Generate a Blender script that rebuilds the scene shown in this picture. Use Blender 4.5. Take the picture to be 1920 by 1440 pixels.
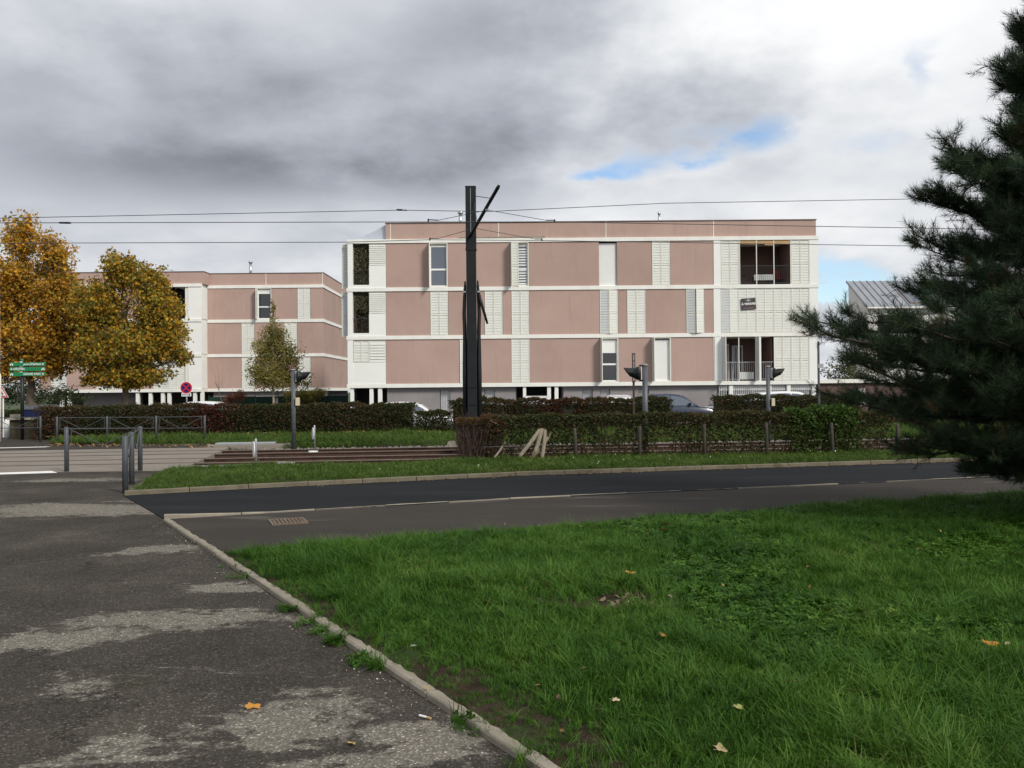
import bpy, math, random
import numpy as np
from mathutils import Vector, Matrix
from mathutils.geometry import delaunay_2d_cdt

random.seed(7)
RNG = np.random.default_rng(11)
R = math.radians
scene = bpy.context.scene
for o in list(bpy.data.objects):
    bpy.data.objects.remove(o)

# ------------------------------------------------------------------ camera
FPX = 1660.0                      # focal length in pixels of a 1920 px wide frame
EYE = 1.7
PITCH, ROLL = math.atan(11.0 / FPX), R(0.49)
cam_d = bpy.data.cameras.new('camera')
cam_d.sensor_width = 36.0
cam_d.lens = 36.0 * FPX / 1920.0
cam_d.clip_end = 5000.0
cam = bpy.data.objects.new('camera', cam_d)
scene.collection.objects.link(cam)
CM = Matrix.Rotation(math.pi / 2 + PITCH, 4, 'X') @ Matrix.Rotation(-ROLL, 4, 'Z')
cam.matrix_world = Matrix.Translation((0, 0, EYE)) @ CM
scene.camera = cam

def ray(u, v):
    return (CM.to_3x3() @ Vector(((u - 960) / FPX, -(v - 720) / FPX, -1.0)))
def at(u, v, Y):
    """world point at survey position (u, v) that stands Y metres down the street"""
    d = ray(u, v); return Vector((0, 0, EYE)) + d * (Y / d.y)
def gnd(u, v, z=0.0):
    d = ray(u, v); return Vector((0, 0, EYE)) + d * ((z - EYE) / d.z)

# ------------------------------------------------------------------ sun, sky, exposure
SUN_EL, SUN_AZ = R(36), R(138)    # azimuth clockwise from +Y (view direction): behind and to the right
SUN_STRENGTH, SUN_ANGLE = 2.2, R(14)
SKY_NISHITA = 0.13
EXPOSURE = 0.40
sun_d = bpy.data.lights.new('sun', 'SUN')
sun_d.energy = SUN_STRENGTH; sun_d.angle = SUN_ANGLE; sun_d.color = (1.0, 0.95, 0.87)
sun = bpy.data.objects.new('sun', sun_d)
scene.collection.objects.link(sun)
sdir = Vector((math.sin(SUN_AZ) * math.cos(SUN_EL), math.cos(SUN_AZ) * math.cos(SUN_EL), math.sin(SUN_EL)))
sun.rotation_euler = sdir.to_track_quat('Z', 'Y').to_euler()
sun.location = (20, -20, 40)

scene.view_settings.view_transform = 'Standard'
scene.view_settings.look = 'None'
scene.view_settings.gamma = 1.0
scene.view_settings.use_curve_mapping = False
scene.view_settings.exposure = EXPOSURE
scene.render.engine = 'CYCLES'
scene.cycles.use_denoising = True
scene.cycles.max_bounces = 4
scene.cycles.diffuse_bounces = 3
scene.cycles.glossy_bounces = 2
scene.cycles.transmission_bounces = 3
scene.cycles.transparent_max_bounces = 8
scene.cycles.sample_clamp_indirect = 6.0
scene.cycles.caustics_reflective = False
scene.cycles.caustics_refractive = False

world = bpy.data.worlds.new('World')
scene.world = world
world.use_nodes = True

class NT:
    """small helper for node graphs"""
    def __init__(s, tree):
        s.t = tree; s.n = tree.nodes; s.l = tree.links
    def node(s, kind, **kw):
        nd = s.n.new(kind)
        for k, v in kw.items():
            setattr(nd, k, v)
        return nd
    def put(s, sock, val):
        if val is None: return
        if isinstance(val, bpy.types.NodeSocket): s.l.new(val, sock)
        else:
            try: sock.default_value = val
            except Exception: sock.default_value = (*val, 1.0)
    def m(s, op, a, b=None, c=None, clamp=False):
        nd = s.node('ShaderNodeMath', operation=op, use_clamp=clamp)
        s.put(nd.inputs[0], a); s.put(nd.inputs[1], b)
        if c is not None: s.put(nd.inputs[2], c)
        return nd.outputs[0]
    def vm(s, op, a, b=None, scale=None):
        nd = s.node('ShaderNodeVectorMath', operation=op)
        s.put(nd.inputs[0], a); s.put(nd.inputs[1], b)
        if scale is not None: s.put(nd.inputs['Scale'], scale)
        return nd.outputs['Value'] if op in ('LENGTH', 'DOT_PRODUCT', 'DISTANCE') else nd.outputs['Vector']
    def noise(s, vec, scale, detail=4.0, rough=0.55, dist=0.0):
        nd = s.node('ShaderNodeTexNoise')
        s.put(nd.inputs['Vector'], vec); nd.inputs['Scale'].default_value = scale
        nd.inputs['Detail'].default_value = detail; nd.inputs['Roughness'].default_value = rough
        nd.inputs['Distortion'].default_value = dist
        return nd
    def mix(s, fac, a, b, blend='MIX'):
        nd = s.node('ShaderNodeMix', data_type='RGBA', blend_type=blend)
        s.put(nd.inputs[0], fac); s.put(nd.inputs[6], a); s.put(nd.inputs[7], b)
        return nd.outputs[2]
    def ramp(s, fac, stops, interp='LINEAR'):
        nd = s.node('ShaderNodeValToRGB')
        nd.color_ramp.interpolation = interp
        el = nd.color_ramp.elements
        while len(el) < len(stops): el.new(0.5)
        for e, (p, c) in zip(el, stops):
            e.position = p
            e.color = (*c, 1.0) if isinstance(c, (tuple, list)) else (c, c, c, 1.0)
        s.put(nd.inputs[0], fac)
        return nd.outputs[0]
    def smooth(s, x, lo, hi):
        nd = s.node('ShaderNodeMapRange', interpolation_type='SMOOTHSTEP')
        s.put(nd.inputs[0], x); nd.inputs[1].default_value = lo; nd.inputs[2].default_value = hi
        return nd.outputs[0]
    def sep(s, vec):
        nd = s.node('ShaderNodeSeparateXYZ'); s.put(nd.inputs[0], vec); return nd.outputs
    def comb(s, x, y, z):
        nd = s.node('ShaderNodeCombineXYZ')
        for i, q in enumerate((x, y, z)): s.put(nd.inputs[i], q)
        return nd.outputs[0]

def build_sky():
    T = NT(world.node_tree); T.n.clear()
    out = T.node('ShaderNodeOutputWorld'); bg = T.node('ShaderNodeBackground')
    T.l.new(bg.outputs[0], out.inputs[0])
    sky = T.node('ShaderNodeTexSky', sky_type='NISHITA')
    sky.sun_disc = False; sky.sun_elevation = SUN_EL; sky.sun_rotation = SUN_AZ
    sky.air_density = 1.0; sky.dust_density = 0.6; sky.ozone_density = 2.0
    clear = T.vm('SCALE', sky.outputs[0], scale=SKY_NISHITA)
    tc = T.node('ShaderNodeTexCoord')
    d = T.vm('NORMALIZE', tc.outputs['Generated'])
    x, y, z = T.sep(d)[:3]
    zz = T.m('MAXIMUM', z, 0.0)
    k = T.m('DIVIDE', 1.0, T.m('ADD', zz, 0.30))
    flat = T.comb(T.m('MULTIPLY', x, k), T.m('MULTIPLY', y, k), 0.0)     # the cloud deck seen from below
    n_big = T.noise(flat, 1.2, 3.0, 0.50, 0.0).outputs[0]
    n_mid = T.noise(T.vm('ADD', flat, (7.3, 2.1, 0.0)), 3.4, 6.0, 0.55, 0.0).outputs[0]
    # directions, warped a little by the same billows so that banks have ragged edges
    az = T.m('ADD', T.m('ARCTAN2', x, y), T.m('MULTIPLY', T.m('SUBTRACT', n_mid, 0.5), 0.34))
    el = T.m('ADD', T.m('ARCSINE', z), T.m('MULTIPLY', T.m('SUBTRACT', n_big, 0.5), 0.10))
    el = T.m('ADD', el, T.m('MULTIPLY', T.m('SUBTRACT', n_mid, 0.5), 0.07))
    dirv = T.comb(az, el, 0.0)
    def bank(a, e, sa, se, tilt, amp, acc):
        q = T.vm('SUBTRACT', dirv, (R(a), R(e), 0))
        q = T.vm('MULTIPLY', q, (1 / R(sa), 1 / R(se), 0))
        g = T.m('EXPONENT', T.m('MULTIPLY', T.vm('DOT_PRODUCT', q, q), -1.0))
        return T.m('MULTIPLY_ADD', g, amp, acc)
    tone = T.m('MULTIPLY_ADD', T.m('SUBTRACT', n_mid, 0.5), 0.52, 0.54)
    tone = T.m('MULTIPLY_ADD', T.m('SUBTRACT', n_big, 0.5), 0.22, tone)
    for b in ((-13, 16.4, 17, 5.0, 0, -0.23), (-15, 12.9, 16, 1.7, 0, -0.16), (-29, 14.5, 9, 4.0, 0, -0.07), (1, 15.8, 7, 2.4, 0, -0.08),
              (-1, 22.0, 9, 3.2, 0, -0.13), (8, 18.0, 6, 2.5, 0, -0.05), (23, 21, 13, 7.0, 0, 0.22),
              (8, 11.0, 18, 1.8, 0, 0.09), (-22, 22.0, 12, 3.2, 0, 0.12), (16, 9, 14, 2.0, 0, 0.08)):
        tone = bank(*b, tone)
    tone = T.m('MAXIMUM', tone, 0.16)
    cool = T.smooth(tone, 0.25, 0.75)
    cloud = T.mix(cool, (0.92, 0.985, 1.115), (0.985, 1.0, 1.015))
    cloud = T.vm('SCALE', cloud, scale=tone)
    hole = T.m('MULTIPLY', T.m('MULTIPLY', T.smooth(n_big, 0.60, 0.80), T.smooth(el, R(28), R(40))), 0.8)
    for b in ((13.6, 14.9, 4.4, 0.90, 0, 1.02), (9.2, 13.7, 1.6, 0.55, 0, 0.55), (20.0, 6.2, 3.6, 1.6, 0, 1.2),
              (25.5, 17.8, 1.8, 2.0, 0, 0.42), (22.5, 14.2, 2.6, 0.8, 0, 0.42)):
        hole = bank(*b, hole)
    hole = T.m('MULTIPLY', hole, T.m('MULTIPLY_ADD', n_mid, 3.6, -0.80))
    hole = T.smooth(hole, 0.16, 0.95)
    col = T.mix(hole, cloud, clear)
    T.l.new(col, bg.inputs[0]); bg.inputs[1].default_value = 1.0
    world.cycles.sampling_method = 'MANUAL'; world.cycles.sample_map_resolution = 512
build_sky()

# ------------------------------------------------------------------ materials
def mat(name, col, rough=0.8, var=0.18, scale=3.0, bump=0.0, bscale=60.0, metal=0.0, spec=0.35, speck=None, dark=None, stretch=None):
    """plain surface with uneven tone; speck=(colour, scale, amount) adds grain, dark=(colour, scale, lo, hi) adds worn or dirty shapes"""
    m = bpy.data.materials.new(name); m.use_nodes = True
    T = NT(m.node_tree); b = T.n['Principled BSDF']
    tc = T.node('ShaderNodeTexCoord'); p = tc.outputs['Object']
    if stretch: p = T.vm('MULTIPLY', p, stretch)
    n = T.noise(p, scale, 5.0, 0.6).outputs[0]
    lo = tuple(c * (1 - var) for c in col); hi = tuple(min(1, c * (1 + var)) for c in col)
    c = T.ramp(n, [(0.3, lo), (0.7, hi)])
    if speck:
        s = T.noise(tc.outputs['Object'], speck[1], 2.0, 0.5).outputs[0]
        c = T.mix(T.m('MULTIPLY', T.smooth(s, 0.56, 0.72), speck[2]), c, (*speck[0], 1))
    if dark:
        s = T.noise(p, dark[1], 6.0, 0.65, 0.2).outputs[0]
        c = T.mix(T.smooth(s, dark[2], dark[3]), c, (*dark[0], 1))
    T.l.new(c, b.inputs['Base Color'])
    b.inputs['Roughness'].default_value = rough; b.inputs['Metallic'].default_value = metal
    b.inputs['Specular IOR Level'].default_value = spec
    if bump:
        bn = T.node('ShaderNodeBump'); bn.inputs['Strength'].default_value = bump; bn.inputs['Distance'].default_value = 0.02
        T.l.new(T.noise(tc.outputs['Object'], bscale, 3.0, 0.6).outputs[0], bn.inputs['Height'])
        T.l.new(bn.outputs[0], b.inputs['Normal'])
    return m

def leaf_mat(name, attr='tint', col=None, rough=0.6, trans=0.42, var=0.3):
    """thin foliage: colour from the leaf's own tint (or a random pick per tuft), light passes through"""
    m = bpy.data.materials.new(name); m.use_nodes = True
    T = NT(m.node_tree); b = T.n['Principled BSDF']; out = T.n['Material Output']
    if col is None:
        a = T.node('ShaderNodeAttribute', attribute_name=attr); c = a.outputs['Color']
    else:
        oi = T.node('ShaderNodeObjectInfo')
        a = T.node('ShaderNodeAttribute', attribute_name='tint')
        geo = T.node('ShaderNodeNewGeometry')
        dr = T.noise(geo.outputs['Position'], 0.9, 4.0, 0.6).outputs[0]
        r = T.m('ADD', T.m('MULTIPLY', oi.outputs['Random'], 0.45), T.m('MULTIPLY', a.outputs['Fac'], 0.4))
        r = T.m('ADD', r, T.m('MULTIPLY', T.m('SUBTRACT', dr, 0.52), 1.1), clamp=True)
        c = T.ramp(r, col)
    T.l.new(c, b.inputs['Base Color']); b.inputs['Roughness'].default_value = rough
    b.inputs['Specular IOR Level'].default_value = 0.20
    tr = T.node('ShaderNodeBsdfTranslucent'); T.l.new(T.mix(0.4, c, T.vm('MULTIPLY', c, (1.2, 1.25, 0.5))), tr.inputs[0])
    mx = T.node('ShaderNodeMixShader'); mx.inputs[0].default_value = trans
    T.l.new(b.outputs[0], mx.inputs[1]); T.l.new(tr.outputs[0], mx.inputs[2]); T.l.new(mx.outputs[0], out.inputs[0])
    return m

def glass_mat(name, col=(0.012, 0.014, 0.016), rough=0.05):
    m = bpy.data.materials.new(name); m.use_nodes = True
    b = m.node_tree.nodes['Principled BSDF']
    b.inputs['Base Color'].default_value = (*col, 1); b.inputs['Roughness'].default_value = rough
    b.inputs['Specular IOR Level'].default_value = 0.9; b.inputs['Coat Weight'].default_value = 0.5
    return m

def car_paint(name, col, rough=0.25):
    m = bpy.data.materials.new(name); m.use_nodes = True
    b = m.node_tree.nodes['Principled BSDF']
    b.inputs['Base Color'].default_value = (*col, 1); b.inputs['Roughness'].default_value = rough
    b.inputs['Coat Weight'].default_value = 0.8; b.inputs['Coat Roughness'].default_value = 0.06
    return m

M = {}
def render_coat():
    m = bpy.data.materials.new('pink_render'); m.use_nodes = True
    T = NT(m.node_tree); b = T.n['Principled BSDF']; p = T.node('ShaderNodeTexCoord').outputs['Object']
    c = T.ramp(T.noise(p, 0.55, 6, 0.62).outputs[0], [(0.28, (0.395, 0.276, 0.234)), (0.5, (0.430, 0.304, 0.260)), (0.74, (0.460, 0.330, 0.284))])
    st = T.noise(T.vm('MULTIPLY', p, (2.6, 1, 0.16)), 1.6, 5, 0.65).outputs[0]          # rain streaks
    c = T.mix(T.m('MULTIPLY', T.smooth(st, 0.52, 0.80), 0.45), c, (0.285, 0.200, 0.168, 1))
    bl = T.noise(p, 1.7, 5, 0.7).outputs[0]
    c = T.mix(T.m('MULTIPLY', T.smooth(bl, 0.60, 0.80), 0.30), c, (0.50, 0.375, 0.32, 1))
    oi = T.node('ShaderNodeObjectInfo'); k = T.m('MULTIPLY_ADD', oi.outputs['Random'], 0.10, 0.95)
    c = T.vm('SCALE', c, scale=k)
    T.l.new(c, b.inputs['Base Color']); b.inputs['Roughness'].default_value = 0.92; b.inputs['Specular IOR Level'].default_value = 0.2
    bn = T.node('ShaderNodeBump'); bn.inputs['Strength'].default_value = 0.25; bn.inputs['Distance'].default_value = 0.02
    T.l.new(T.noise(p, 30, 4, 0.7).outputs[0], bn.inputs['Height']); T.l.new(bn.outputs[0], b.inputs['Normal'])
    return m
M['pink'] = render_coat()
M['white'] = mat('white_paint', (0.82, 0.825, 0.785), 0.7, 0.03, 1.0)
M['slab'] = mat('slab_paint', (0.80, 0.80, 0.75), 0.8, 0.06, 1.5, 0.05, 40, dark=((0.50, 0.48, 0.42), 1.6, 0.62, 0.82), stretch=(1, 1, 0.25))
M['cream'] = mat('cream_paint', (0.76, 0.745, 0.66), 0.6, 0.04, 2.0)
M['louvre'] = mat('louvre_paint', (0.70, 0.71, 0.66), 0.6, 0.05, 2.0)
M['louvre_grey'] = mat('louvre_grey_paint', (0.60, 0.62, 0.61), 0.6, 0.05, 2.0)
M['roller'] = mat('roller_white', (0.80, 0.81, 0.79), 0.55, 0.02, 1.0)
M['pvc'] = mat('window_white', (0.83, 0.84, 0.84), 0.4, 0.02, 1.0)
M['plinth'] = mat('plinth_render', (0.27, 0.25, 0.25), 0.9, 0.12, 0.8, 0.2, 60)
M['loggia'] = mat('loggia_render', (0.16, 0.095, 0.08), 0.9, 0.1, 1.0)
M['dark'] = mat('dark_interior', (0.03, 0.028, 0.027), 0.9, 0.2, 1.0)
M['glass'] = glass_mat('window_glass')
M['glass_blue'] = glass_mat('window_glass_blue', (0.10, 0.12, 0.15), 0.06)
M['coping'] = mat('coping_metal', (0.20, 0.17, 0.16), 0.5, 0.1, 2.0, metal=0.3)
M['zinc'] = mat('zinc_sheet', (0.33, 0.345, 0.37), 0.45, 0.12, 1.4, metal=0.35)
M['zinc_light'] = mat('zinc_light_sheet', (0.52, 0.56, 0.62), 0.35, 0.08, 1.0, metal=0.3)
M['steel'] = mat('galvanised_steel', (0.42, 0.44, 0.46), 0.42, 0.12, 9.0, metal=0.6)
M['inox'] = mat('flue_steel', (0.55, 0.56, 0.57), 0.3, 0.05, 5.0, metal=0.85)
M['railing'] = mat('railing_black', (0.03, 0.03, 0.033), 0.5, 0.1, 3)
M['mast'] = mat('mast_grey', (0.0155, 0.0175, 0.0195), 0.6, 0.15, 2.5, spec=0.2)
M['black'] = mat('black_plastic', (0.010, 0.011, 0.012), 0.45, 0.2, 4)
M['pole'] = mat('pole_grey', (0.080, 0.090, 0.102), 0.42, 0.18, 6, spec=0.45, dark=((0.20, 0.20, 0.20), 9, 0.62, 0.8))
M['barrier'] = mat('barrier_grey', (0.065, 0.072, 0.078), 0.5, 0.15, 8, dark=((0.22, 0.21, 0.19), 7, 0.62, 0.8))
M['wire'] = mat('wire_dark', (0.05, 0.052, 0.058), 0.5, 0.1, 2)
M['beige_box'] = mat('beige_plastic', (0.60, 0.54, 0.36), 0.5, 0.05, 3)
M['soil'] = mat('soil', (0.040, 0.028, 0.019), 0.95, 0.45, 7, 0.8, 45, speck=((0.095, 0.072, 0.05), 60, 0.5), dark=((0.030, 0.055, 0.015), 2.2, 0.50, 0.66), spec=0.08)
M['soil_bare'] = mat('bare_soil', (0.075, 0.052, 0.036), 0.95, 0.3, 6, 0.6, 50, speck=((0.20, 0.15, 0.10), 55, 0.8))
M['earth'] = mat('terrain_grass', (0.05, 0.07, 0.025), 0.95, 0.3, 0.2)
M['new_asphalt'] = mat('new_asphalt', (0.0145, 0.0158, 0.0185), 0.82, 0.16, 1.3, 0.35, 220, speck=((0.05, 0.05, 0.052), 180, 0.5), dark=((0.027, 0.027, 0.028), 1.1, 0.50, 0.74), stretch=(0.25, 1.3, 1), spec=0.08)
M['footpath'] = mat('footpath_asphalt', (0.050, 0.0445, 0.039), 0.9, 0.16, 0.9, 0.4, 200, speck=((0.15, 0.135, 0.12), 140, 0.6), dark=((0.130, 0.118, 0.102), 1.3, 0.56, 0.74), stretch=(0.30, 1.2, 1), spec=0.08)
M['parking'] = mat('parking_asphalt', (0.10, 0.10, 0.10), 0.9, 0.15, 0.6, spec=0.08)
M['kerb'] = mat('kerb_concrete', (0.27, 0.24, 0.19), 0.92, 0.18, 3.5, 0.4, 80, speck=((0.36, 0.33, 0.27), 90, 0.5), dark=((0.15, 0.125, 0.085), 2.6, 0.56, 0.74), spec=0.08)
M['kerb_far'] = mat('kerb_weathered', (0.165, 0.145, 0.105), 0.92, 0.2, 3.0, 0.4, 80, dark=((0.10, 0.085, 0.055), 2.0, 0.52, 0.7), spec=0.08)
M['paint_line'] = mat('road_paint', (0.78, 0.77, 0.74), 0.7, 0.08, 4, dark=((0.40, 0.38, 0.34), 3.0, 0.62, 0.75))
M['crossing'] = mat('crossing_concrete', (0.235, 0.205, 0.175), 0.9, 0.13, 1.2, 0.3, 120, speck=((0.34, 0.31, 0.27), 70, 0.6), dark=((0.15, 0.13, 0.11), 0.8, 0.56, 0.74), stretch=(0.4, 1, 1), spec=0.08)
M['ballast'] = mat('ballast', (0.055, 0.036, 0.026), 0.95, 0.4, 9, 0.8, 30, speck=((0.15, 0.115, 0.09), 26, 0.8), spec=0.08)
M['stone'] = mat('ballast_stone', (0.10, 0.075, 0.058), 0.95, 0.45, 3.0)
M['stone_grey'] = mat('grey_gravel', (0.24, 0.23, 0.21), 0.95, 0.4, 3.0)
M['rail_rust'] = mat('rail_rust', (0.062, 0.034, 0.023), 0.8, 0.3, 6, 0.3, 60)
M['rail_top'] = mat('rail_top', (0.26, 0.22, 0.19), 0.35, 0.15, 6, metal=0.5)
M['sleeper'] = mat('sleeper_concrete', (0.13, 0.10, 0.08), 0.95, 0.25, 4)
M['concrete'] = mat('grey_concrete', (0.26, 0.25, 0.23), 0.92, 0.15, 4, 0.3, 60)
M['wood'] = mat('weathered_wood', (0.215, 0.185, 0.135), 0.9, 0.25, 7, 0.5, 40, stretch=(3, 3, 0.35), dark=((0.10, 0.075, 0.05), 3, 0.55, 0.7))
M['wood_dark'] = mat('fence_post_wood', (0.058, 0.050, 0.040), 0.9, 0.25, 7, 0.5, 40, stretch=(3, 3, 0.35))
M['bark'] = mat('plane_bark', (0.14, 0.115, 0.085), 0.95, 0.35, 4, 0.7, 25)
M['bark_pine'] = mat('pine_bark', (0.045, 0.034, 0.028), 0.95, 0.35, 6, 0.8, 30)
M['bark_birch'] = mat('birch_bark', (0.42, 0.38, 0.30), 0.9, 0.3, 3, 0.3, 30)
M['twig'] = mat('hedge_twig', (0.075, 0.052, 0.040), 0.95, 0.3, 8)
M['twig_purple'] = mat('bare_twig', (0.072, 0.048, 0.040), 0.95, 0.3, 8)
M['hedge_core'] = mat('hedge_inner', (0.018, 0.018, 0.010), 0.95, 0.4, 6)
M['foliage'] = leaf_mat('leaf_foliage')
M['needle'] = leaf_mat('pine_needle', trans=0.12, rough=0.5)
M['fallen'] = leaf_mat('fallen_leaf', trans=0.1, rough=0.7)
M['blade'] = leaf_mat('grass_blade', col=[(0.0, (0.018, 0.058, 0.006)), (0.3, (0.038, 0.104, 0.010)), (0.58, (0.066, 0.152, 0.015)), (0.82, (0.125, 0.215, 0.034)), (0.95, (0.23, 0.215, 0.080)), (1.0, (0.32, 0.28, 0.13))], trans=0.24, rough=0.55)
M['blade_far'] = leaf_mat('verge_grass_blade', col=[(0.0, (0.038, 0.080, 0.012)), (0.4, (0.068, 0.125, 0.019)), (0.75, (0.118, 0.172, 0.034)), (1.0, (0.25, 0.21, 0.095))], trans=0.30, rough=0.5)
M['green_sign'] = mat('sign_green', (0.012, 0.21, 0.085), 0.45, 0.04, 2)
M['white_sign'] = mat('sign_white', (0.80, 0.80, 0.80), 0.45, 0.02, 2)
M['red_sign'] = mat('sign_red', (0.52, 0.018, 0.030), 0.45, 0.05, 2)
M['blue_sign'] = mat('sign_blue', (0.012, 0.010, 0.115), 0.45, 0.05, 2)
M['grey_sign'] = mat('board_grey', (0.055, 0.052, 0.048), 0.6, 0.12, 2)
M['plum'] = mat('board_plum', (0.072, 0.040, 0.045), 0.6, 0.1, 2)
M['stone_wall'] = mat('mossy_wall', (0.060, 0.050, 0.030), 0.95, 0.45, 4, 0.6, 25, dark=((0.03, 0.028, 0.018), 2.0, 0.45, 0.65))
M['bin_blue'] = mat('bin_blue', (0.010, 0.018, 0.075), 0.5, 0.1, 4)
M['bin_lid'] = mat('bin_lid_grey', (0.07, 0.075, 0.085), 0.5, 0.1, 4)
M['green_fence'] = mat('green_screen', (0.010, 0.036, 0.026), 0.8, 0.25, 3)
M['awning'] = mat('awning_cloth', (0.46, 0.30, 0.15), 0.85, 0.1, 3)
M['rust_grate'] = mat('rusty_iron', (0.150, 0.112, 0.080), 0.9, 0.35, 18, 0.4, 60)
M['tyre'] = mat('tyre_rubber', (0.015, 0.015, 0.015), 0.8, 0.1, 5)
M['red_cloth'] = mat('red_cloth', (0.22, 0.03, 0.03), 0.85, 0.1, 5)
M['lamp_red'] = mat('tail_lamp_red', (0.3, 0.01, 0.01), 0.3, 0.05, 5)
M['car_white'] = car_paint('car_white', (0.72, 0.73, 0.74))
M['car_blue'] = car_paint('car_blue', (0.012, 0.022, 0.050))
M['car_silver'] = car_paint('car_silver', (0.36, 0.38, 0.40))
M['car_dark'] = car_paint('car_dark', (0.03, 0.032, 0.036))
M['brick_dark'] = mat('garage_render', (0.13, 0.085, 0.075), 0.9, 0.2, 2)

def path_material():
    """old trodden asphalt: dark bound grain, pale bare-aggregate patches where the surface has worn through"""
    m = bpy.data.materials.new('worn_asphalt'); m.use_nodes = True
    T = NT(m.node_tree); b = T.n['Principled BSDF']
    p = T.node('ShaderNodeTexCoord').outputs['Object']
    base = T.ramp(T.noise(p, 0.8, 6, 0.62).outputs[0], [(0.30, (0.042, 0.0365, 0.031)), (0.52, (0.062, 0.054, 0.0455)), (0.72, (0.096, 0.084, 0.068))])
    w = T.vm('SUBTRACT', T.noise(p, 1.1, 7, 0.68, 0.5).outputs[1], (0.5, 0.5, 0.5))
    w2 = T.vm('SUBTRACT', T.noise(p, 5.0, 6, 0.7).outputs[1], (0.5, 0.5, 0.5))
    q = T.vm('ADD', p, T.vm('MULTIPLY', w, (2.0, 1.3, 0)))
    q = T.vm('ADD', q, T.vm('MULTIPLY', w2, (0.8, 0.45, 0)))
    worn = None
    for (u, v, sx, sy, amp) in ((560, 1345, .55, .38, 1.0), (800, 1395, .42, .30, 1.0), (330, 1165, .95, .40, .95), (275, 1034, .50, .26, 1.0), (420, 1100, .5, .2, .8),
                                (150, 955, 1.8, .75, 1.1), (90, 1200, .55, .25, .8), (140, 1290, .35, .16, .6), (230, 1400, .35, .2, .7), (40, 1215, .5, .25, .9), (650, 1440, .4, .25, .9), (150, 900, 1.5, .4, .8)):
        c = gnd(u, v)
        e = T.vm('LENGTH', T.vm('DIVIDE', T.vm('SUBTRACT', q, (c.x, c.y, 0)), (sx, sy, 1)))
        e = T.m('MULTIPLY', T.m('EXPONENT', T.m('MULTIPLY', T.m('MULTIPLY', e, e), -0.9)), amp)
        worn = e if worn is None else T.m('MAXIMUM', worn, e)
    st = T.noise(T.vm('MULTIPLY', p, (0.5, 1.9, 1)), 1.3, 7, 0.7, 0.6).outputs[0]
    worn = T.m('ADD', worn, T.m('MULTIPLY', T.smooth(st, 0.50, 0.74), 0.62))
    fine = T.noise(p, 11.0, 7, 0.75).outputs[0]
    worn = T.m('MULTIPLY', worn, T.m('MULTIPLY_ADD', fine, 2.6, -0.35))
    worn = T.smooth(worn, 0.34, 0.66)
    c = T.mix(T.m('MULTIPLY', worn, 0.80), base, (0.225, 0.205, 0.170, 1))
    ck = T.node('ShaderNodeTexVoronoi', feature='DISTANCE_TO_EDGE'); ck.inputs['Scale'].default_value = 0.75; T.l.new(T.vm('ADD', q, T.vm('MULTIPLY', w2, (0.3, 0.3, 0))), ck.inputs['Vector'])
    crack = T.m('MULTIPLY', T.m('SUBTRACT', 1.0, T.smooth(ck.outputs['Distance'], 0.004, 0.016)), T.smooth(T.noise(p, 0.6, 3, 0.5).outputs[0], 0.46, 0.60))
    c = T.mix(T.m('MULTIPLY', crack, 0.75), c, (0.018, 0.016, 0.013, 1))
    vor = T.node('ShaderNodeTexVoronoi'); vor.inputs['Scale'].default_value = 95.0; T.l.new(p, vor.inputs['Vector'])
    gx = T.sep(vor.outputs['Color'])[0]
    grain = T.ramp(gx, [(0.0, 0.62), (0.6, 0.88), (0.86, 1.15), (0.97, 1.8), (1.0, 2.8)])
    c = T.mix(1.0, c, grain, 'MULTIPLY')
    c = T.mix(T.smooth(T.noise(p, 0.7, 5, 0.6).outputs[0], 0.62, 0.80), c, (0.048, 0.047, 0.022, 1))
    T.l.new(c, b.inputs['Base Color']); b.inputs['Roughness'].default_value = 0.92; b.inputs['Specular IOR Level'].default_value = 0.10
    bn = T.node('ShaderNodeBump'); bn.inputs['Strength'].default_value = 0.5; bn.inputs['Distance'].default_value = 0.008
    T.l.new(vor.outputs['Distance'], bn.inputs['Height']); T.l.new(bn.outputs[0], b.inputs['Normal'])
    return m
M['path'] = path_material()

# ------------------------------------------------------------------ object helpers
COL = scene.collection
def link(name, data, mat_=None, parent=None):
    o = bpy.data.objects.new(name, data)
    COL.objects.link(o)
    if mat_ is not None:
        if not data.materials: data.materials.append(M[mat_] if isinstance(mat_, str) else mat_)
    if parent is not None:
        o.parent = parent
        o.matrix_parent_inverse = parent.matrix_basis.inverted()   # everything is modelled in world coordinates
    return o
def tag(o, label, cat=None, group=None, kind=None):
    o['label'] = label
    if cat: o['category'] = cat
    if group: o['group'] = group
    if kind: o['kind'] = kind
    return o
def thing(name, label, cat, loc=(0, 0, 0), group=None):
    o = bpy.data.objects.new(name, None); COL.objects.link(o)
    o.location = loc; o.empty_display_size = 0.2
    return tag(o, label, cat, group)

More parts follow.
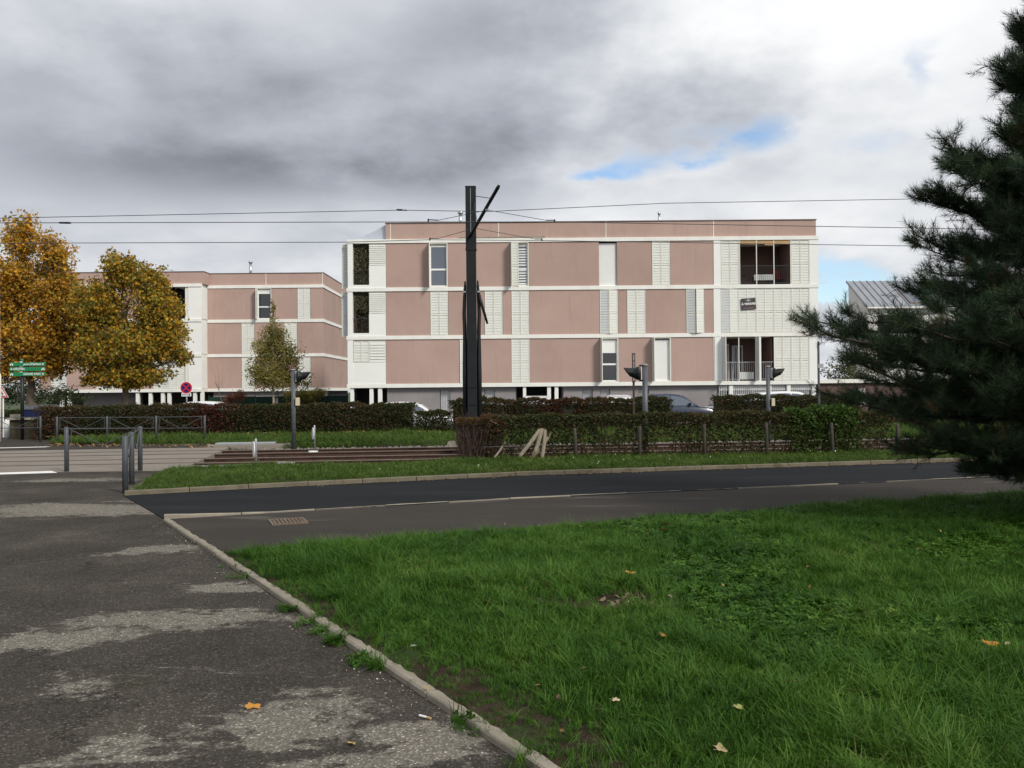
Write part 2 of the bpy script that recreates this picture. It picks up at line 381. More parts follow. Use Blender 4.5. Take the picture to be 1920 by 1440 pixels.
def np_mesh(name, V, F, colors=None, smooth=False):
    V = np.asarray(V, np.float32); me = bpy.data.meshes.new(name)
    if isinstance(F, np.ndarray): groups = [F]
    else: groups = [g for g in F if len(g)]
    me.vertices.add(len(V)); me.vertices.foreach_set('co', V.ravel())
    loops = np.concatenate([g.ravel() for g in groups]).astype(np.int32)
    counts = np.concatenate([np.full(len(g), g.shape[1], np.int32) for g in groups])
    starts = np.concatenate([[0], np.cumsum(counts)[:-1]]).astype(np.int32)
    me.loops.add(len(loops)); me.loops.foreach_set('vertex_index', loops)
    me.polygons.add(len(counts)); me.polygons.foreach_set('loop_start', starts); me.polygons.foreach_set('loop_total', counts)
    if smooth: me.polygons.foreach_set('use_smooth', np.ones(len(counts), bool))
    if colors is not None:
        a = me.color_attributes.new('tint', 'FLOAT_COLOR', 'POINT')
        c = np.ones((len(V), 4), np.float32); c[:, :3] = colors
        a.data.foreach_set('color', c.ravel())
    me.update(); me.validate()
    return me

class MB:
    def __init__(s): s.v = []; s.f = []
    def add(s, vs, fs):
        k = len(s.v); s.v += [tuple(q) for q in vs]; s.f += [tuple(i + k for i in f) for f in fs]; return s
    def box(s, x0, x1, y0, y1, z0, z1, mtx=None):
        vs = [Vector((x, y, z)) for z in (z0, z1) for y in (y0, y1) for x in (x0, x1)]
        if mtx is not None: vs = [mtx @ q for q in vs]
        return s.add(vs, [(0, 2, 3, 1), (4, 5, 7, 6), (0, 1, 5, 4), (2, 6, 7, 3), (0, 4, 6, 2), (1, 3, 7, 5)])
    def bbox(s, x0, x1, y0, y1, z0, z1, c=0.01, mtx=None):
        """box with chamfered vertical and top edges"""
        ring = lambda k: [(x0 + k, y0), (x1 - k, y0), (x1, y0 + k), (x1, y1 - k), (x1 - k, y1), (x0 + k, y1), (x0, y1 - k), (x0, y0 + k)]
        a = [(x, y, z0) for x, y in ring(c)]; b = [(x, y, z1 - c) for x, y in ring(c)]
        cx, cy = (x0 + x1) / 2, (y0 + y1) / 2
        sx, sy = (x1 - x0 - 2 * c) / (x1 - x0), (y1 - y0 - 2 * c) / (y1 - y0)
        t = [(cx + (x - cx) * sx, cy + (y - cy) * sy, z1) for x, y in ring(c)]
        vs = [Vector(q) for q in a + b + t]
        if mtx is not None: vs = [mtx @ q for q in vs]
        fs = [tuple(range(7, -1, -1)), tuple(range(16, 24))]
        for r in (0, 8):
            for i in range(8): fs.append((r + i, r + (i + 1) % 8, r + 8 + (i + 1) % 8, r + 8 + i))
        return s.add(vs, fs)
    def tube(s, pts, r, n=8, cap=True):
        pts = [Vector(p) for p in pts]; rs = r if isinstance(r, (list, tuple)) else [r] * len(pts)
        base = len(s.v); fs = []
        for i, p in enumerate(pts):
            d = (pts[min(i + 1, len(pts) - 1)] - pts[max(i - 1, 0)]).normalized()
            a = d.orthogonal().normalized() if abs(d.z) > .99 or i == 0 else a
            a = Vector((0, 0, 1)).cross(d).normalized() if abs(d.z) < .99 else Vector((1, 0, 0))
            b = d.cross(a)
            for k in range(n):
                t = 2 * math.pi * (k + .5) / n
                s.v.append(tuple(p + (a * math.cos(t) + b * math.sin(t)) * rs[i]))
        for i in range(len(pts) - 1):
            for k in range(n):
                k2 = (k + 1) % n
                fs.append((base + i * n + k, base + i * n + k2, base + (i + 1) * n + k2, base + (i + 1) * n + k))
        if cap:
            fs.append(tuple(base + k for k in range(n - 1, -1, -1))); e = base + (len(pts) - 1) * n
            fs.append(tuple(e + k for k in range(n)))
        s.f += fs; return s
    def prism(s, poly, z0, z1):
        """vertical prism on a convex or simple xy outline (counter-clockwise)"""
        n = len(poly); zf = (lambda i: z1) if not hasattr(z1, '__len__') else (lambda i: z1[i])
        vs = [(x, y, z0) for x, y in poly] + [(p[0], p[1], zf(i)) for i, p in enumerate(poly)]
        return s.add(vs, [tuple(range(n - 1, -1, -1)), tuple(range(n, 2 * n))] + [(i, (i + 1) % n, n + (i + 1) % n, n + i) for i in range(n)])
    def slab_xz(s, poly, y0, y1):
        """outline in x and z, thick along y"""
        n = len(poly)
        vs = [(x, y0, z) for x, z in poly] + [(x, y1, z) for x, z in poly]
        return s.add(vs, [tuple(range(n)), tuple(range(2 * n - 1, n - 1, -1))] + [(i, n + i, n + (i + 1) % n, (i + 1) % n) for i in range(n)])
    def disc(s, c, r, y0, y1, n=28):
        return s.slab_xz([(c[0] + r * math.cos(2 * math.pi * i / n), c[1] + r * math.sin(2 * math.pi * i / n)) for i in range(n)], y0, y1)
    def mesh(s, name, smooth=False):
        me = bpy.data.meshes.new(name); me.from_pydata(s.v, [], s.f)
        if smooth: me.polygons.foreach_set('use_smooth', np.ones(len(me.polygons), bool))
        me.update(); return me
    def build(s, name, mat_, parent=None, smooth=False):
        return link(name, s.mesh(name, smooth), mat_, parent)

def text(name, body, size, loc, mat_, parent, rot=0.0, align='CENTER', shear=0.0, weight=0.0, width=1.0):
    c = bpy.data.curves.new(name, 'FONT'); c.body = body; c.size = size; c.align_x = align; c.align_y = 'CENTER'
    c.extrude = 0.0015; c.shear = shear; c.offset = weight; c.resolution_u = 3; c.space_character = width
    tmp = bpy.data.objects.new(name, c); COL.objects.link(tmp)
    me = bpy.data.meshes.new_from_object(tmp); bpy.data.objects.remove(tmp)
    o = link(name, me, mat_, parent)
    o.matrix_basis = Matrix.Translation(loc) @ Matrix.Rotation(-rot, 4, 'Y') @ Matrix.Rotation(math.pi / 2, 4, 'X')
    return o

def inside(px, py, poly):
    ins = np.zeros(len(px), bool); n = len(poly)
    for i in range(n):
        x0, y0 = poly[i]; x1, y1 = poly[(i + 1) % n]
        c = ((y0 > py) != (y1 > py)) & (px < (x1 - x0) * (py - y0) / ((y1 - y0) if y1 != y0 else 1e-9) + x0)
        ins ^= c
    return ins
def ccw(poly):
    a = sum(poly[i][0] * poly[(i + 1) % len(poly)][1] - poly[(i + 1) % len(poly)][0] * poly[i][1] for i in range(len(poly)))
    return poly if a > 0 else poly[::-1]
def sheet(name, poly, z, mat_, label, cat, depth=0.3):
    """ground sheet with a skirt; concave outlines are triangulated"""
    poly = ccw([tuple(p[:2]) for p in poly]); n = len(poly)
    r = delaunay_2d_cdt([Vector(p) for p in poly], [], [list(range(n))], 1, 1e-5)
    vs = [(p.x, p.y, z) for p in r[0]]; fs = [tuple(f) for f in r[2]]
    k = len(vs); vs += [(x, y, z) for x, y in poly] + [(x, y, z - depth) for x, y in poly]
    fs += [(k + i, k + n + i, k + n + (i + 1) % n, k + (i + 1) % n) for i in range(n)]
    me = bpy.data.meshes.new(name); me.from_pydata(vs, [], fs); me.update()
    return tag(link(name, me, mat_), label, cat, kind='structure')
def relief(name, poly, step, zfun, mat_, label, cat):
    """ground sheet with gentle unevenness: grid points inside the outline, triangulated"""
    poly = ccw([tuple(p[:2]) for p in poly]); n = len(poly)
    a = np.array(poly); gx, gy = np.meshgrid(np.arange(a[:, 0].min(), a[:, 0].max(), step), np.arange(a[:, 1].min(), a[:, 1].max(), step))
    gx = gx.ravel() + RNG.uniform(-.1, .1, gx.size) * step; gy = gy.ravel() + RNG.uniform(-.1, .1, gy.size) * step
    k = inside(gx, gy, poly); pts = [Vector(p) for p in poly] + [Vector((x, y)) for x, y in zip(gx[k], gy[k])]
    r = delaunay_2d_cdt(pts, [], [list(range(n))], 1, 1e-5)
    xy = np.array([(p.x, p.y) for p in r[0]]); z = zfun(xy[:, 0], xy[:, 1])
    me = bpy.data.meshes.new(name); me.from_pydata([(p[0], p[1], q) for p, q in zip(xy, z)], [], [tuple(f) for f in r[2]])
    me.polygons.foreach_set('use_smooth', np.ones(len(me.polygons), bool)); me.update()
    return tag(link(name, me, mat_), label, cat, kind='structure')

def edge_dist(px, py, line):
    d = np.full(len(px), 1e9)
    for (x0, y0), (x1, y1) in zip(line[:-1], line[1:]):
        L2 = (x1 - x0) ** 2 + (y1 - y0) ** 2
        t = np.clip(((px - x0) * (x1 - x0) + (py - y0) * (y1 - y0)) / L2, 0, 1)
        d = np.minimum(d, np.hypot(px - x0 - t * (x1 - x0), py - y0 - t * (y1 - y0)))
    return d
def vnoise(x, y, s=1.0, seed=0):
    """smooth value noise"""
    x = np.asarray(x) * s + seed * 17.3; y = np.asarray(y) * s + seed * 5.1
    xi, yi = np.floor(x).astype(int), np.floor(y).astype(int); fx, fy = x - xi, y - yi
    fx, fy = fx * fx * (3 - 2 * fx), fy * fy * (3 - 2 * fy)
    h = lambda a, b: (np.sin(a * 127.1 + b * 311.7 + seed * 74.7) * 43758.5453) % 1.0
    return (h(xi, yi) * (1 - fx) + h(xi + 1, yi) * fx) * (1 - fy) + (h(xi, yi + 1) * (1 - fx) + h(xi + 1, yi + 1) * fx) * fy

# ================================================================== GROUND
K0, K1 = (-4.62, 11.70), (0.07, 3.98)                       # kerb between the worn path and the lawn
kd = Vector((K1[0] - K0[0], K1[1] - K0[1])).normalized()
K9 = (K0[0] + kd.x * 19, K0[1] + kd.y * 19)
LAWN_CORNER = (-3.144, 9.27)
G = [LAWN_CORNER, (-1.93, 9.72), (0.27, 10.85), (3.2, 11.95), (8.1, 13.9), (16, 16.4), (32, 21.0)]          # lawn / footpath
S = [(-4.70, 11.92), (0.1, 13.85), (4.95, 15.25), (8.4, 16.3), (16, 18.6), (32, 23.2)]                       # footpath / new asphalt
F = [(-6.40, 14.60), (-4.5, 15.55), (0.1, 17.4), (6.15, 18.9), (10.2, 19.85), (16, 21.2), (32, 24.9)]        # new asphalt / far strip
tr = lambda c: (lambda x: c + 0.125 * x)                    # lines parallel to the tram tracks
far_bal = tr(28.3)
def near_bal(x):                                            # the grass strip is narrower where no hedge stands on it
    k = np.clip((np.asarray(x, float) + 2.0) / 0.9, 0, 1); return 20.05 + .125 * np.asarray(x, float) + .95 * k * k * (3 - 2 * k)
hedge_y = tr(35.0)
ZB = -0.17                                                   # ballast lies a rail's height below the paving

sheet('terrain', [(-900, -300), (900, -300), (900, 1500), (-900, 1500)], -0.42, 'earth', 'grassy ground reaching to the horizon behind the houses', 'ground', 0.1)
sheet('asphalt_path', [(-45, -8), K9, K1, K0, (-4.70, 11.92), (-6.40, 14.60), (-7.35, 19.35), (-9.9, 19.2), (-45, 18.2)], 0.0, 'path', 'old worn brownish asphalt path with pale bare patches', 'path')
sheet('footpath', [LAWN_CORNER] + G[1:] + S[::-1] + [K0], 0.0, 'footpath', 'brown-grey asphalt footpath between lawn and new black asphalt', 'footpath')
sheet('asphalt_lane', S + F[::-1], 0.012, 'new_asphalt', 'fresh black asphalt lane running beside the far kerb', 'lane')
sheet('tram_crossing', [(-45, 18.2), (-9.9, 19.2), (-7.35, 19.35), (-7.45, 20.1), (-8.75, 27.3), (-9.0, 27.4), (-45, 22.9)], 0.0, 'crossing', 'pale concrete paving where the tram rails cross the path', 'crossing')
sheet('far_pavement', [(-45, 22.9), (-9.0, 27.4), (-9.2, 28.3), (-15.6, 29.9), (-16.2, 34.5), (-60, 40), (-60, 22)], -0.004, 'footpath', 'dark asphalt pavement beyond the tram crossing', 'pavement')
sheet('ballast_bed', [(-8.75, 18.6), (40, 20.0), (40, near_bal(40)), (40, far_bal(40)), (-8.9, far_bal(-8.9))], ZB, 'ballast', 'rusty brown ballast bed carrying the two tram tracks', 'ballast', 0.2)
lot_z = lambda x, y=0: -0.22 + 0.20 * np.clip((np.asarray(x) + 6) / 14.0, 0, 1)
relief('parking_lot', [(-24, 36.5), (44, 40.6), (44, 90), (-60, 90), (-60, 40)], 3.0, lot_z, 'parking', 'grey asphalt car park in front of the pink apartment block', 'car park')

lawn_poly = [LAWN_CORNER] + G[1:] + [(32, -8), K9]
bare = gnd(1185, 1155, 0.05)
lawn_kerb = [K9, LAWN_CORNER]
def lawn_z(x, y):
    e = np.minimum(edge_dist(x, y, lawn_kerb), edge_dist(x, y, G))
    k = np.clip(e / 1.4, 0, 1)
    return 0.030 + 0.115 * k * k * (3 - 2 * k) + 0.045 * (vnoise(x, y, 0.9, 1) - .5) * k + 0.03 * (vnoise(x, y, 2.6, 2) - .5) * k
relief('lawn', lawn_poly, 0.3, lawn_z, 'soil', 'lawn ground with bare brown earth beside the kerb', 'lawn')
strip_poly = [(-6.38, 14.72)] + [(x, y + 0.11) for x, y in F[1:]] + [(32, float(near_bal(32)))] + [(q, float(near_bal(q))) for q in (-1.0, -1.3, -1.55, -1.8, -2.1)] + [(-7.3, float(near_bal(-7.3)))]
def strip_z(x, y):
    k = np.clip(edge_dist(x, y, F) / 0.8, 0, 1)
    b = np.clip((near_bal(x) - y) / 0.35, 0, 1)
    return (-0.15 + 0.205 * b) + 0.05 * k * b + 0.04 * (vnoise(x, y, 1.2, 3) - .5) * k * b
relief('grass_strip', strip_poly, 0.4, strip_z, 'soil', 'narrow strip of ground between kerb and tram tracks', 'lawn')
verge_poly = [(-15.6, 29.9), (-9.2, 28.3), (-8.9, far_bal(-8.9)), (40, far_bal(40)), (40, hedge_y(40) + 1.2), (-17.5, hedge_y(-17.5) + 1.2)]
def verge_z(x, y):
    k = np.clip(edge_dist(x, y, [(-9, far_bal(-9)), (40, far_bal(40))]) / 1.0, 0, 1)
    return -0.10 + 0.14 * k + 0.05 * (vnoise(x, y, 0.8, 4) - .5) * k
relief('verge', verge_poly, 0.6, verge_z, 'soil', 'verge ground between tram tracks and the long back hedge', 'lawn')

# ---- kerbs, stone by stone
def kerb(name, label, line, width, z0, z1, mat_, length=1.0, jag=0.0, side=1, gap=0.012, fall=None):
    root = tag(bpy.data.objects.new(name, None), label, 'kerb', kind='structure'); COL.objects.link(root)
    pts = [Vector((p[0], p[1], 0)) for p in line]; seg = []; total = 0
    for a, b in zip(pts[:-1], pts[1:]): seg.append((total, a, b)); total += (b - a).length
    def pos(s):
        for t0, a, b in reversed(seg):
            if s >= t0 - 1e-6: return a + (b - a).normalized() * (s - t0), (b - a).normalized()
    s = 0.0
    while s < total - 0.2:
        e = min(s + length * random.uniform(.97, 1.03), total); n = 16 if jag > .01 else 6
        top_l, top_r = [], []
        mb = MB(); vs = []
        dz = random.uniform(-.004, .004); dw = random.uniform(-.006, .006)
        for i in range(n + 1):
            q = s + gap / 2 + (e - s - gap) * i / n; p, d = pos(q); nrm = Vector((-d.y, d.x, 0)) * side
            j0 = random.uniform(-jag, jag) * .12; j1 = random.uniform(-jag, jag)
            a = p + nrm * (dw + j0); b = p + nrm * (width + dw + j1); c = 0.012
            t = z1 + dz + (fall(q) if fall else 0)
            up = Vector((0, 0, 1))
            for w in (a + up * z0, a + up * (t - c), a + nrm * c + up * t, b - nrm * c + up * (t + random.uniform(-.002, .002)), b + up * (t - c), b + up * z0): vs.append(w)
        fs = []
        for i in range(n):
            for k in range(5):
                f = (i * 6 + k, (i + 1) * 6 + k, (i + 1) * 6 + k + 1, i * 6 + k + 1); fs.append(f if side < 0 else f[::-1])
        fs += [tuple(range(6)), tuple(range(n * 6 + 5, n * 6 - 1, -1))]
        mb.add(vs, fs).build('kerb_stone', mat_, root)
        s = e
    return root
kerb('kerb', 'pale broken kerb edging the worn path beside the lawn', [K0, (K0[0] + kd.x * 13, K0[1] + kd.y * 13)], 0.080, -0.1, 0.042, 'kerb', 1.0, 0.0101, side=1)
kerb('kerb', 'weathered kerb along the far grass strip beside black asphalt', F, 0.10, -0.1, 0.090, 'kerb_far', 1.0, 0.004, side=1)
kerb('kerb', 'flush narrow kerb line between footpath and new black asphalt', S, 0.05, -0.1, 0.016, 'kerb', 1.0, 0.006, side=1, fall=lambda q: 0.05 * max(0, 1 - q / 1.3))
kerb('kerb', 'thin flush kerb between lawn corner and footpath', G[:3], 0.07, -0.1, 0.022, 'kerb', 1.0, 0.004, side=-1)
kerb('kerb', 'short raised kerb at the tapered end of the far grass strip', [(-6.40, 14.60), (-6.95, 17.0), (-7.4, 19.2)], 0.09, -0.1, 0.085, 'kerb_far', 0.9, 0.01, side=-1)

# ---- painted lines at the crossing
def stripe(poly, label):
    sheet('painted_line', poly, 0.006, 'paint_line', label, 'marking', 0.004)
a, b = gnd(-60, 891.5), gnd(108, 886.5)
stripe([(a.x, a.y), (b.x, b.y - .02), (b.x - .35, b.y + .42), (a.x, a.y + .42)], 'white painted line across the path just before the tram rails')
a, b = gnd(-60, 842), gnd(86, 838.5)
stripe([(a.x, a.y), (b.x, b.y), (b.x, b.y + .3), (a.x, a.y + .3)], 'white painted line beyond the tram rails near the low wall')

# ---- tram tracks
TDIR = Vector((1, 0.125, 0)).normalized(); TN = Vector((-TDIR.y, TDIR.x, 0))
X0T = -30.0
def rail_obj(c, parent, x0, x1, embedded):
    prof = [(-.070, -.165), (.070, -.165), (.070, -.150), (.012, -.130), (.010, -.045), (.036, -.036), (.036, -.006), (.028, 0), (-.028, 0), (-.036, -.006), (-.036, -.036), (-.010, -.045), (-.012, -.130), (-.070, -.150)]
    if embedded:   # grooved rail, flush in the paving: two steel lips and a dark groove
        for (w0, w1, z, m_) in ((-.050, -.002, .005, 'rail_top'), (-.002, .110, .0035, 'black'), (.110, .160, .005, 'rail_rust')):
            p0 = Vector((x0, c + .125 * x0, 0)); p1 = Vector((x1, c + .125 * x1, 0))
            MB().add([p0 + TN * w0 + Vector((0, 0, z)), p1 + TN * w0 + Vector((0, 0, z)), p1 + TN * w1 + Vector((0, 0, z)), p0 + TN * w1 + Vector((0, 0, z)),
                      p0 + TN * w0 + Vector((0, 0, -.1)), p1 + TN * w0 + Vector((0, 0, -.1)), p1 + TN * w1 + Vector((0, 0, -.1)), p0 + TN * w1 + Vector((0, 0, -.1))],
                     [(0, 1, 2, 3), (0, 4, 5, 1), (2, 6, 7, 3)]).build('rail_groove' if m_ == 'black' else 'rail_lip', m_, parent)
        return
    n = len(prof); vs = []
    for x in (x0, x1):
        p = Vector((x, c + .125 * x, 0))
        vs += [p + TN * w + Vector((0, 0, z)) for w, z in prof]
    fs = [(i, n + i, n + (i + 1) % n, (i + 1) % n) for i in range(n)] + [tuple(range(n)), tuple(range(2 * n - 1, n - 1, -1))]
    o = MB().add(vs, fs).build('rail', 'rail_rust', parent)
    o.data.materials.append(M['rail_top'])
    for p in o.data.polygons:
        if p.center.z > -0.007: p.material_index = 1
xe = lambda y: -7.45 - (y - 20.1) * .18                      # edge of the crossing slab
for (c0, lab) in ((22.35, 'rusty tram track closest to the clipped front hedge'), (25.55, 'rusty tram track on the far side beside the verge')):
    root = thing('tram_track', lab, 'track', (xe(c0), c0, 0), 'tram tracks')
    for c in (c0, c0 + 1.447):
        x = xe(c - 1); rail_obj(c, root, x, 40, False); rail_obj(c, root, -45, x, True)
    x = xe(c0) + .3
    me = MB().bbox(-.12, .12, -1.2, 1.2, ZB - .1, ZB + .012, .01).mesh('sleeper')
    rot = Matrix.Rotation(math.atan(.125), 4, 'Z')
    while x < 26:
        o = link('sleeper', me, 'sleeper', root)
        o.matrix_basis = Matrix.Translation((x, c0 + .72 + .125 * x, 0)) @ rot
        x += 0.72

# loose stones
def stones(name, n, pick, size, mat_, label):
    V, Fc = [], []
    oc = np.array([(1, 0, 0), (-1, 0, 0), (0, 1, 0), (0, -1, 0), (0, 0, 1), (0, 0, -1)], float)
    of = np.array([(0, 2, 4), (2, 1, 4), (1, 3, 4), (3, 0, 4), (2, 0, 5), (1, 2, 5), (3, 1, 5), (0, 3, 5)])
    P = pick(n); n = len(P)
    sc = RNG.uniform(.5, 1.1, (n, 1, 1)) * size; jit = RNG.uniform(.6, 1.3, (n, 6, 3)); ang = RNG.uniform(0, 6.28, n)
    v = oc[None] * jit * sc; v[:, :, 2] *= .7
    c, s_ = np.cos(ang)[:, None], np.sin(ang)[:, None]
    w = np.stack([v[..., 0] * c - v[..., 1] * s_, v[..., 0] * s_ + v[..., 1] * c, v[..., 2]], -1) + P[:, None, :]
    f = (of[None] + (np.arange(n) * 6)[:, None, None]).reshape(-1, 3)
    return tag(link(name, np_mesh(name, w.reshape(-1, 3), f), mat_), label, 'gravel', kind='stuff')
def pick_bal(n):
    x = RNG.uniform(-8, 22, n); t = RNG.uniform(0, 1, n); y = near_bal(x) + t * (far_bal(x) - near_bal(x))
    return np.stack([x, y, np.full(n, ZB + .01)], 1)
def pick_edge(n):
    x = RNG.uniform(-7.8, 22, n); y = far_bal(x) + RNG.normal(-.25, .22, n)
    return np.stack([x, y, ZB + .03 + RNG.uniform(0, .09, n)], 1)
def pick_near(n):
    x = RNG.uniform(-7.2, 22, n); y = near_bal(x) + RNG.normal(.05, .13, n)
    return np.stack([x, y, np.full(n, ZB + .05)], 1)
stones('ballast_gravel', 14000, pick_bal, .032, 'stone', 'rusty brown crushed stone between the tram rails')
stones('grey_gravel', 5000, pick_edge, .04, 'stone_grey', 'pale grey gravel along the verge side of the tracks')
stones('dusty_gravel', 1800, pick_near, .03, 'stone_grey', 'thin line of grey gravel between front grass strip and rails')

# ================================================================== BUILDINGS
_leaf_cache = {}
def shutter_leaf(parent, hinge, w, h, z, ang, grey=False, right=False, pitch=0.15):
    """one louvred shutter leaf: frame, mid rail, tilted louvres; hinge=(x, y); ang opens it outward"""
    key = (round(w, 2), round(h, 2), pitch)
    if key not in _leaf_cache:
        f = MB(); e = 0.035; t = 0.035
        f.box(0, e, 0, t, 0, h).box(w - e, w, 0, t, 0, h)
        mid = h * .46
        for z0 in (0, mid - .02, h - e): f.box(e, w - e, .002, t - .002, z0, z0 + (e if z0 != mid - .02 else .04))
        l = MB(); zz = e + .01
        while zz < h - e - pitch:
            if not (mid - .02 - pitch < zz < mid + .02):
                l.add([(e, t * .30, zz), (w - e, t * .30, zz), (w - e, t * .75, zz + pitch * 1.0), (e, t * .75, zz + pitch * 1.0), (e, t * .30, zz + .03), (w - e, t * .30, zz + .03)],
                      [(0, 1, 5, 4), (4, 5, 2, 3)])
            zz += pitch
        l.box(e, w - e, t * .82, t * .9, e, h - e)
        _leaf_cache[key] = (f.mesh('shutter'), l.mesh('louvre'))
    fm, lm = _leaf_cache[key]
    m4 = Matrix.Translation((hinge[0], hinge[1], z)) @ Matrix.Rotation(ang, 4, 'Z') @ (Matrix.Rotation(0, 4, 'Z'))
    if right: m4 = Matrix.Translation((hinge[0], hinge[1], z)) @ Matrix.Rotation(-ang, 4, 'Z') @ Matrix.Scale(-1, 4, (1, 0, 0))
    a = bpy.data.objects.new('shutter', fm); COL.objects.link(a); a.parent = parent; a.matrix_parent_inverse = parent.matrix_basis.inverted(); a.matrix_basis = m4
    b = bpy.data.objects.new('louvre', lm); COL.objects.link(b); b.parent = a; b.matrix_parent_inverse = a.matrix_basis.inverted(); b.matrix_basis = m4
    for o, k in ((a, 'cream'), (b, 'louvre_grey' if grey else 'louvre')):
        if not o.data.materials: o.data.materials.append(M[k])
        o.material_slots[0].link = 'OBJECT'; o.material_slots[0].material = M[k]
    return a

class Block:
    """flat-roofed block seen from the street: storeys of panels between projecting slab bands"""
    def __init__(s, name, label, Y, tops, band, u_mid):
        s.Y, s.tops, s.band = Y, tops, band
        s.root = thing(name, label, 'building', (at(u_mid, 731, Y).x, Y + 6, 0), 'pink and white apartment blocks')
        s.xs = lambda u, v: at(u, v, Y).x
    def zr(s, f): return s.tops[f] + .004, s.tops[f + 1] - s.band - .004
    def x(s, u, f): return at(u, 731 - ((s.zr(f)[0] + s.zr(f)[1]) / 2 - EYE) * FPX / s.Y, s.Y).x
    def panel(s, f, u0, u1, m_='pink', y=0.0, name='wall_panel', z=None, d=.25):
        z0, z1 = z or s.zr(f)
        return MB().box(s.x(u0, f), s.x(u1, f), s.Y + y, s.Y + y + d, z0, z1).build(name, m_, s.root)
    def shutters(s, f, u0, u1, n=2, angs=None, z=None, grey=(), y=-.02):
        z0, z1 = z or s.zr(f); x0, x1 = s.x(u0, f), s.x(u1, f); w = (x1 - x0) / n
        s.back(f, u0, u1)
        for i in range(n):
            a = (angs or [0] * n)[i]
            rt = i % 2 == 1
            shutter_leaf(s.root, ((x0 + w * (i + 1) - .006) if rt else (x0 + w * i + .006), s.Y + y), w - .012, z1 - z0 - .02, z0 + .01, -a, i in grey, rt)
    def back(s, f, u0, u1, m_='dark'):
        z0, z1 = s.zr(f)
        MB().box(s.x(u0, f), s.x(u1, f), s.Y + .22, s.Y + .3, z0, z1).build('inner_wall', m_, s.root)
    def window(s, f, u0, u1, kind='glass', blind=0.0, open_leaf=True, head=.12, slats=False, surround=True):
        z0, z1 = s.zr(f); x0, x1 = s.x(u0, f), s.x(u1, f); Y = s.Y
        s.back(f, u0, u1)
        if surround:
            t = .05
            (MB().box(x0, x0 + t, Y - .03, Y + .2, z0, z1).box(x1 - t, x1, Y - .03, Y + .2, z0, z1).box(x0 + t, x1 - t, Y - .03, Y + .2, z1 - .05, z1).box(x0 + t, x1 - t, Y - .03, Y + .2, z0, z0 + .05)).build('window_surround', 'cream', s.root)
            x0 += t; x1 -= t; z0 += .05; z1 -= .05
        if kind == 'roller':
            r = MB(); k = int((z1 - z0) / .055)
            for i in range(k):
                q = z0 + .02 + i * (z1 - z0 - .1) / k
                r.add([(x0, Y + .13, q), (x1, Y + .13, q), (x1, Y + .122, q + .025), (x0, Y + .122, q + .025), (x1, Y + .13, q + .05), (x0, Y + .13, q + .05)], [(0, 1, 2, 3), (3, 2, 4, 5)])
            r.build('roller_shutter', 'roller', s.root)
            MB().box(x0, x1, Y + .10, Y + .14, z0, z0 + .05).build('roller_rail', 'pvc', s.root)
        else:
            zh = z1 - head; zm = z0 + (zh - z0) * .42; e = .055; fr = MB()
            fr.box(x0, x0 + e, Y + .10, Y + .17, z0, zh).box(x1 - e, x1, Y + .10, Y + .17, z0, zh)
            fr.box(x0 + e, x1 - e, Y + .10, Y + .17, z0, z0 + e).box(x0 + e, x1 - e, Y + .10, Y + .17, zh - e, zh).box(x0 + e, x1 - e, Y + .095, Y + .165, zm - .05, zm + .05)
            w = fr.build('window', 'pvc', s.root)
            MB().box(x0, x1, Y + .12, Y + .2, zh, z1).build('lintel_box', 'cream', s.root)
            g = 'glass_blue' if kind == 'blue' else 'glass'
            MB().box(x0 + e, x1 - e, Y + .13, Y + .14, zm + .05, zh - e).build('pane', g, w)
            MB().box(x0 + e, x1 - e, Y + .13, Y + .14, z0 + e, zm - .05).build('pane', g, w)
            if blind:
                MB().box(x0 + e, x1 - e, Y + .118, Y + .128, zh - (zh - z0) * blind, zh - e).build('blind', 'roller', w)
            if slats:
                b = MB(); q = z0 + e + .03
                while q < zh - e - .08:
                    if not zm - .12 < q < zm + .05: b.box(x0 + e, x1 - e, Y + .118, Y + .128, q, q + .075)
                    q += .15
                b.build('blind_slat', 'roller', w)
        if open_leaf:      # leaf swung out square to the wall on the hinge side
            zz0, zz1 = s.zr(f)
            shutter_leaf(s.root, (s.x(u0, f) - .01, Y - .03), (s.x(u1, f) - s.x(u0, f)) / 2, zz1 - zz0 - .02, zz0 + .01, R(-84), True)
    def bands(s, segs, m_='slab', y=-.06, lo=0):
        for i, t in enumerate(s.tops):
            for (u0, u1, yy) in segs:
                x0, x1 = s.x(u0, min(max(i - 1, 0), len(s.tops) - 2)), s.x(u1, min(max(i - 1, 0), len(s.tops) - 2))
                MB().bbox(x0, x1, s.Y + y + yy, s.Y + .35 + yy, t - s.band, t, .012).build('slab_band', m_, s.root)
    def railing(s, f, u0, u1, top=1.0, y=.02, m_='railing', gap=.11):
        z0 = s.zr(f)[0]; x0, x1 = s.x(u0, f), s.x(u1, f); r = MB()
        r.box(x0, x1, s.Y + y, s.Y + y + .035, z0 + top - .035, z0 + top).box(x0, x1, s.Y + y, s.Y + y + .03, z0 + .08, z0 + .11)
        k = int((x1 - x0) / gap)
        for i in range(1, k): xx = x0 + (x1 - x0) * i / k; r.box(xx - .008, xx + .008, s.Y + y + .008, s.Y + y + .024, z0 + .11, z0 + top - .035)
        r.build('railing_grille', m_, s.root)
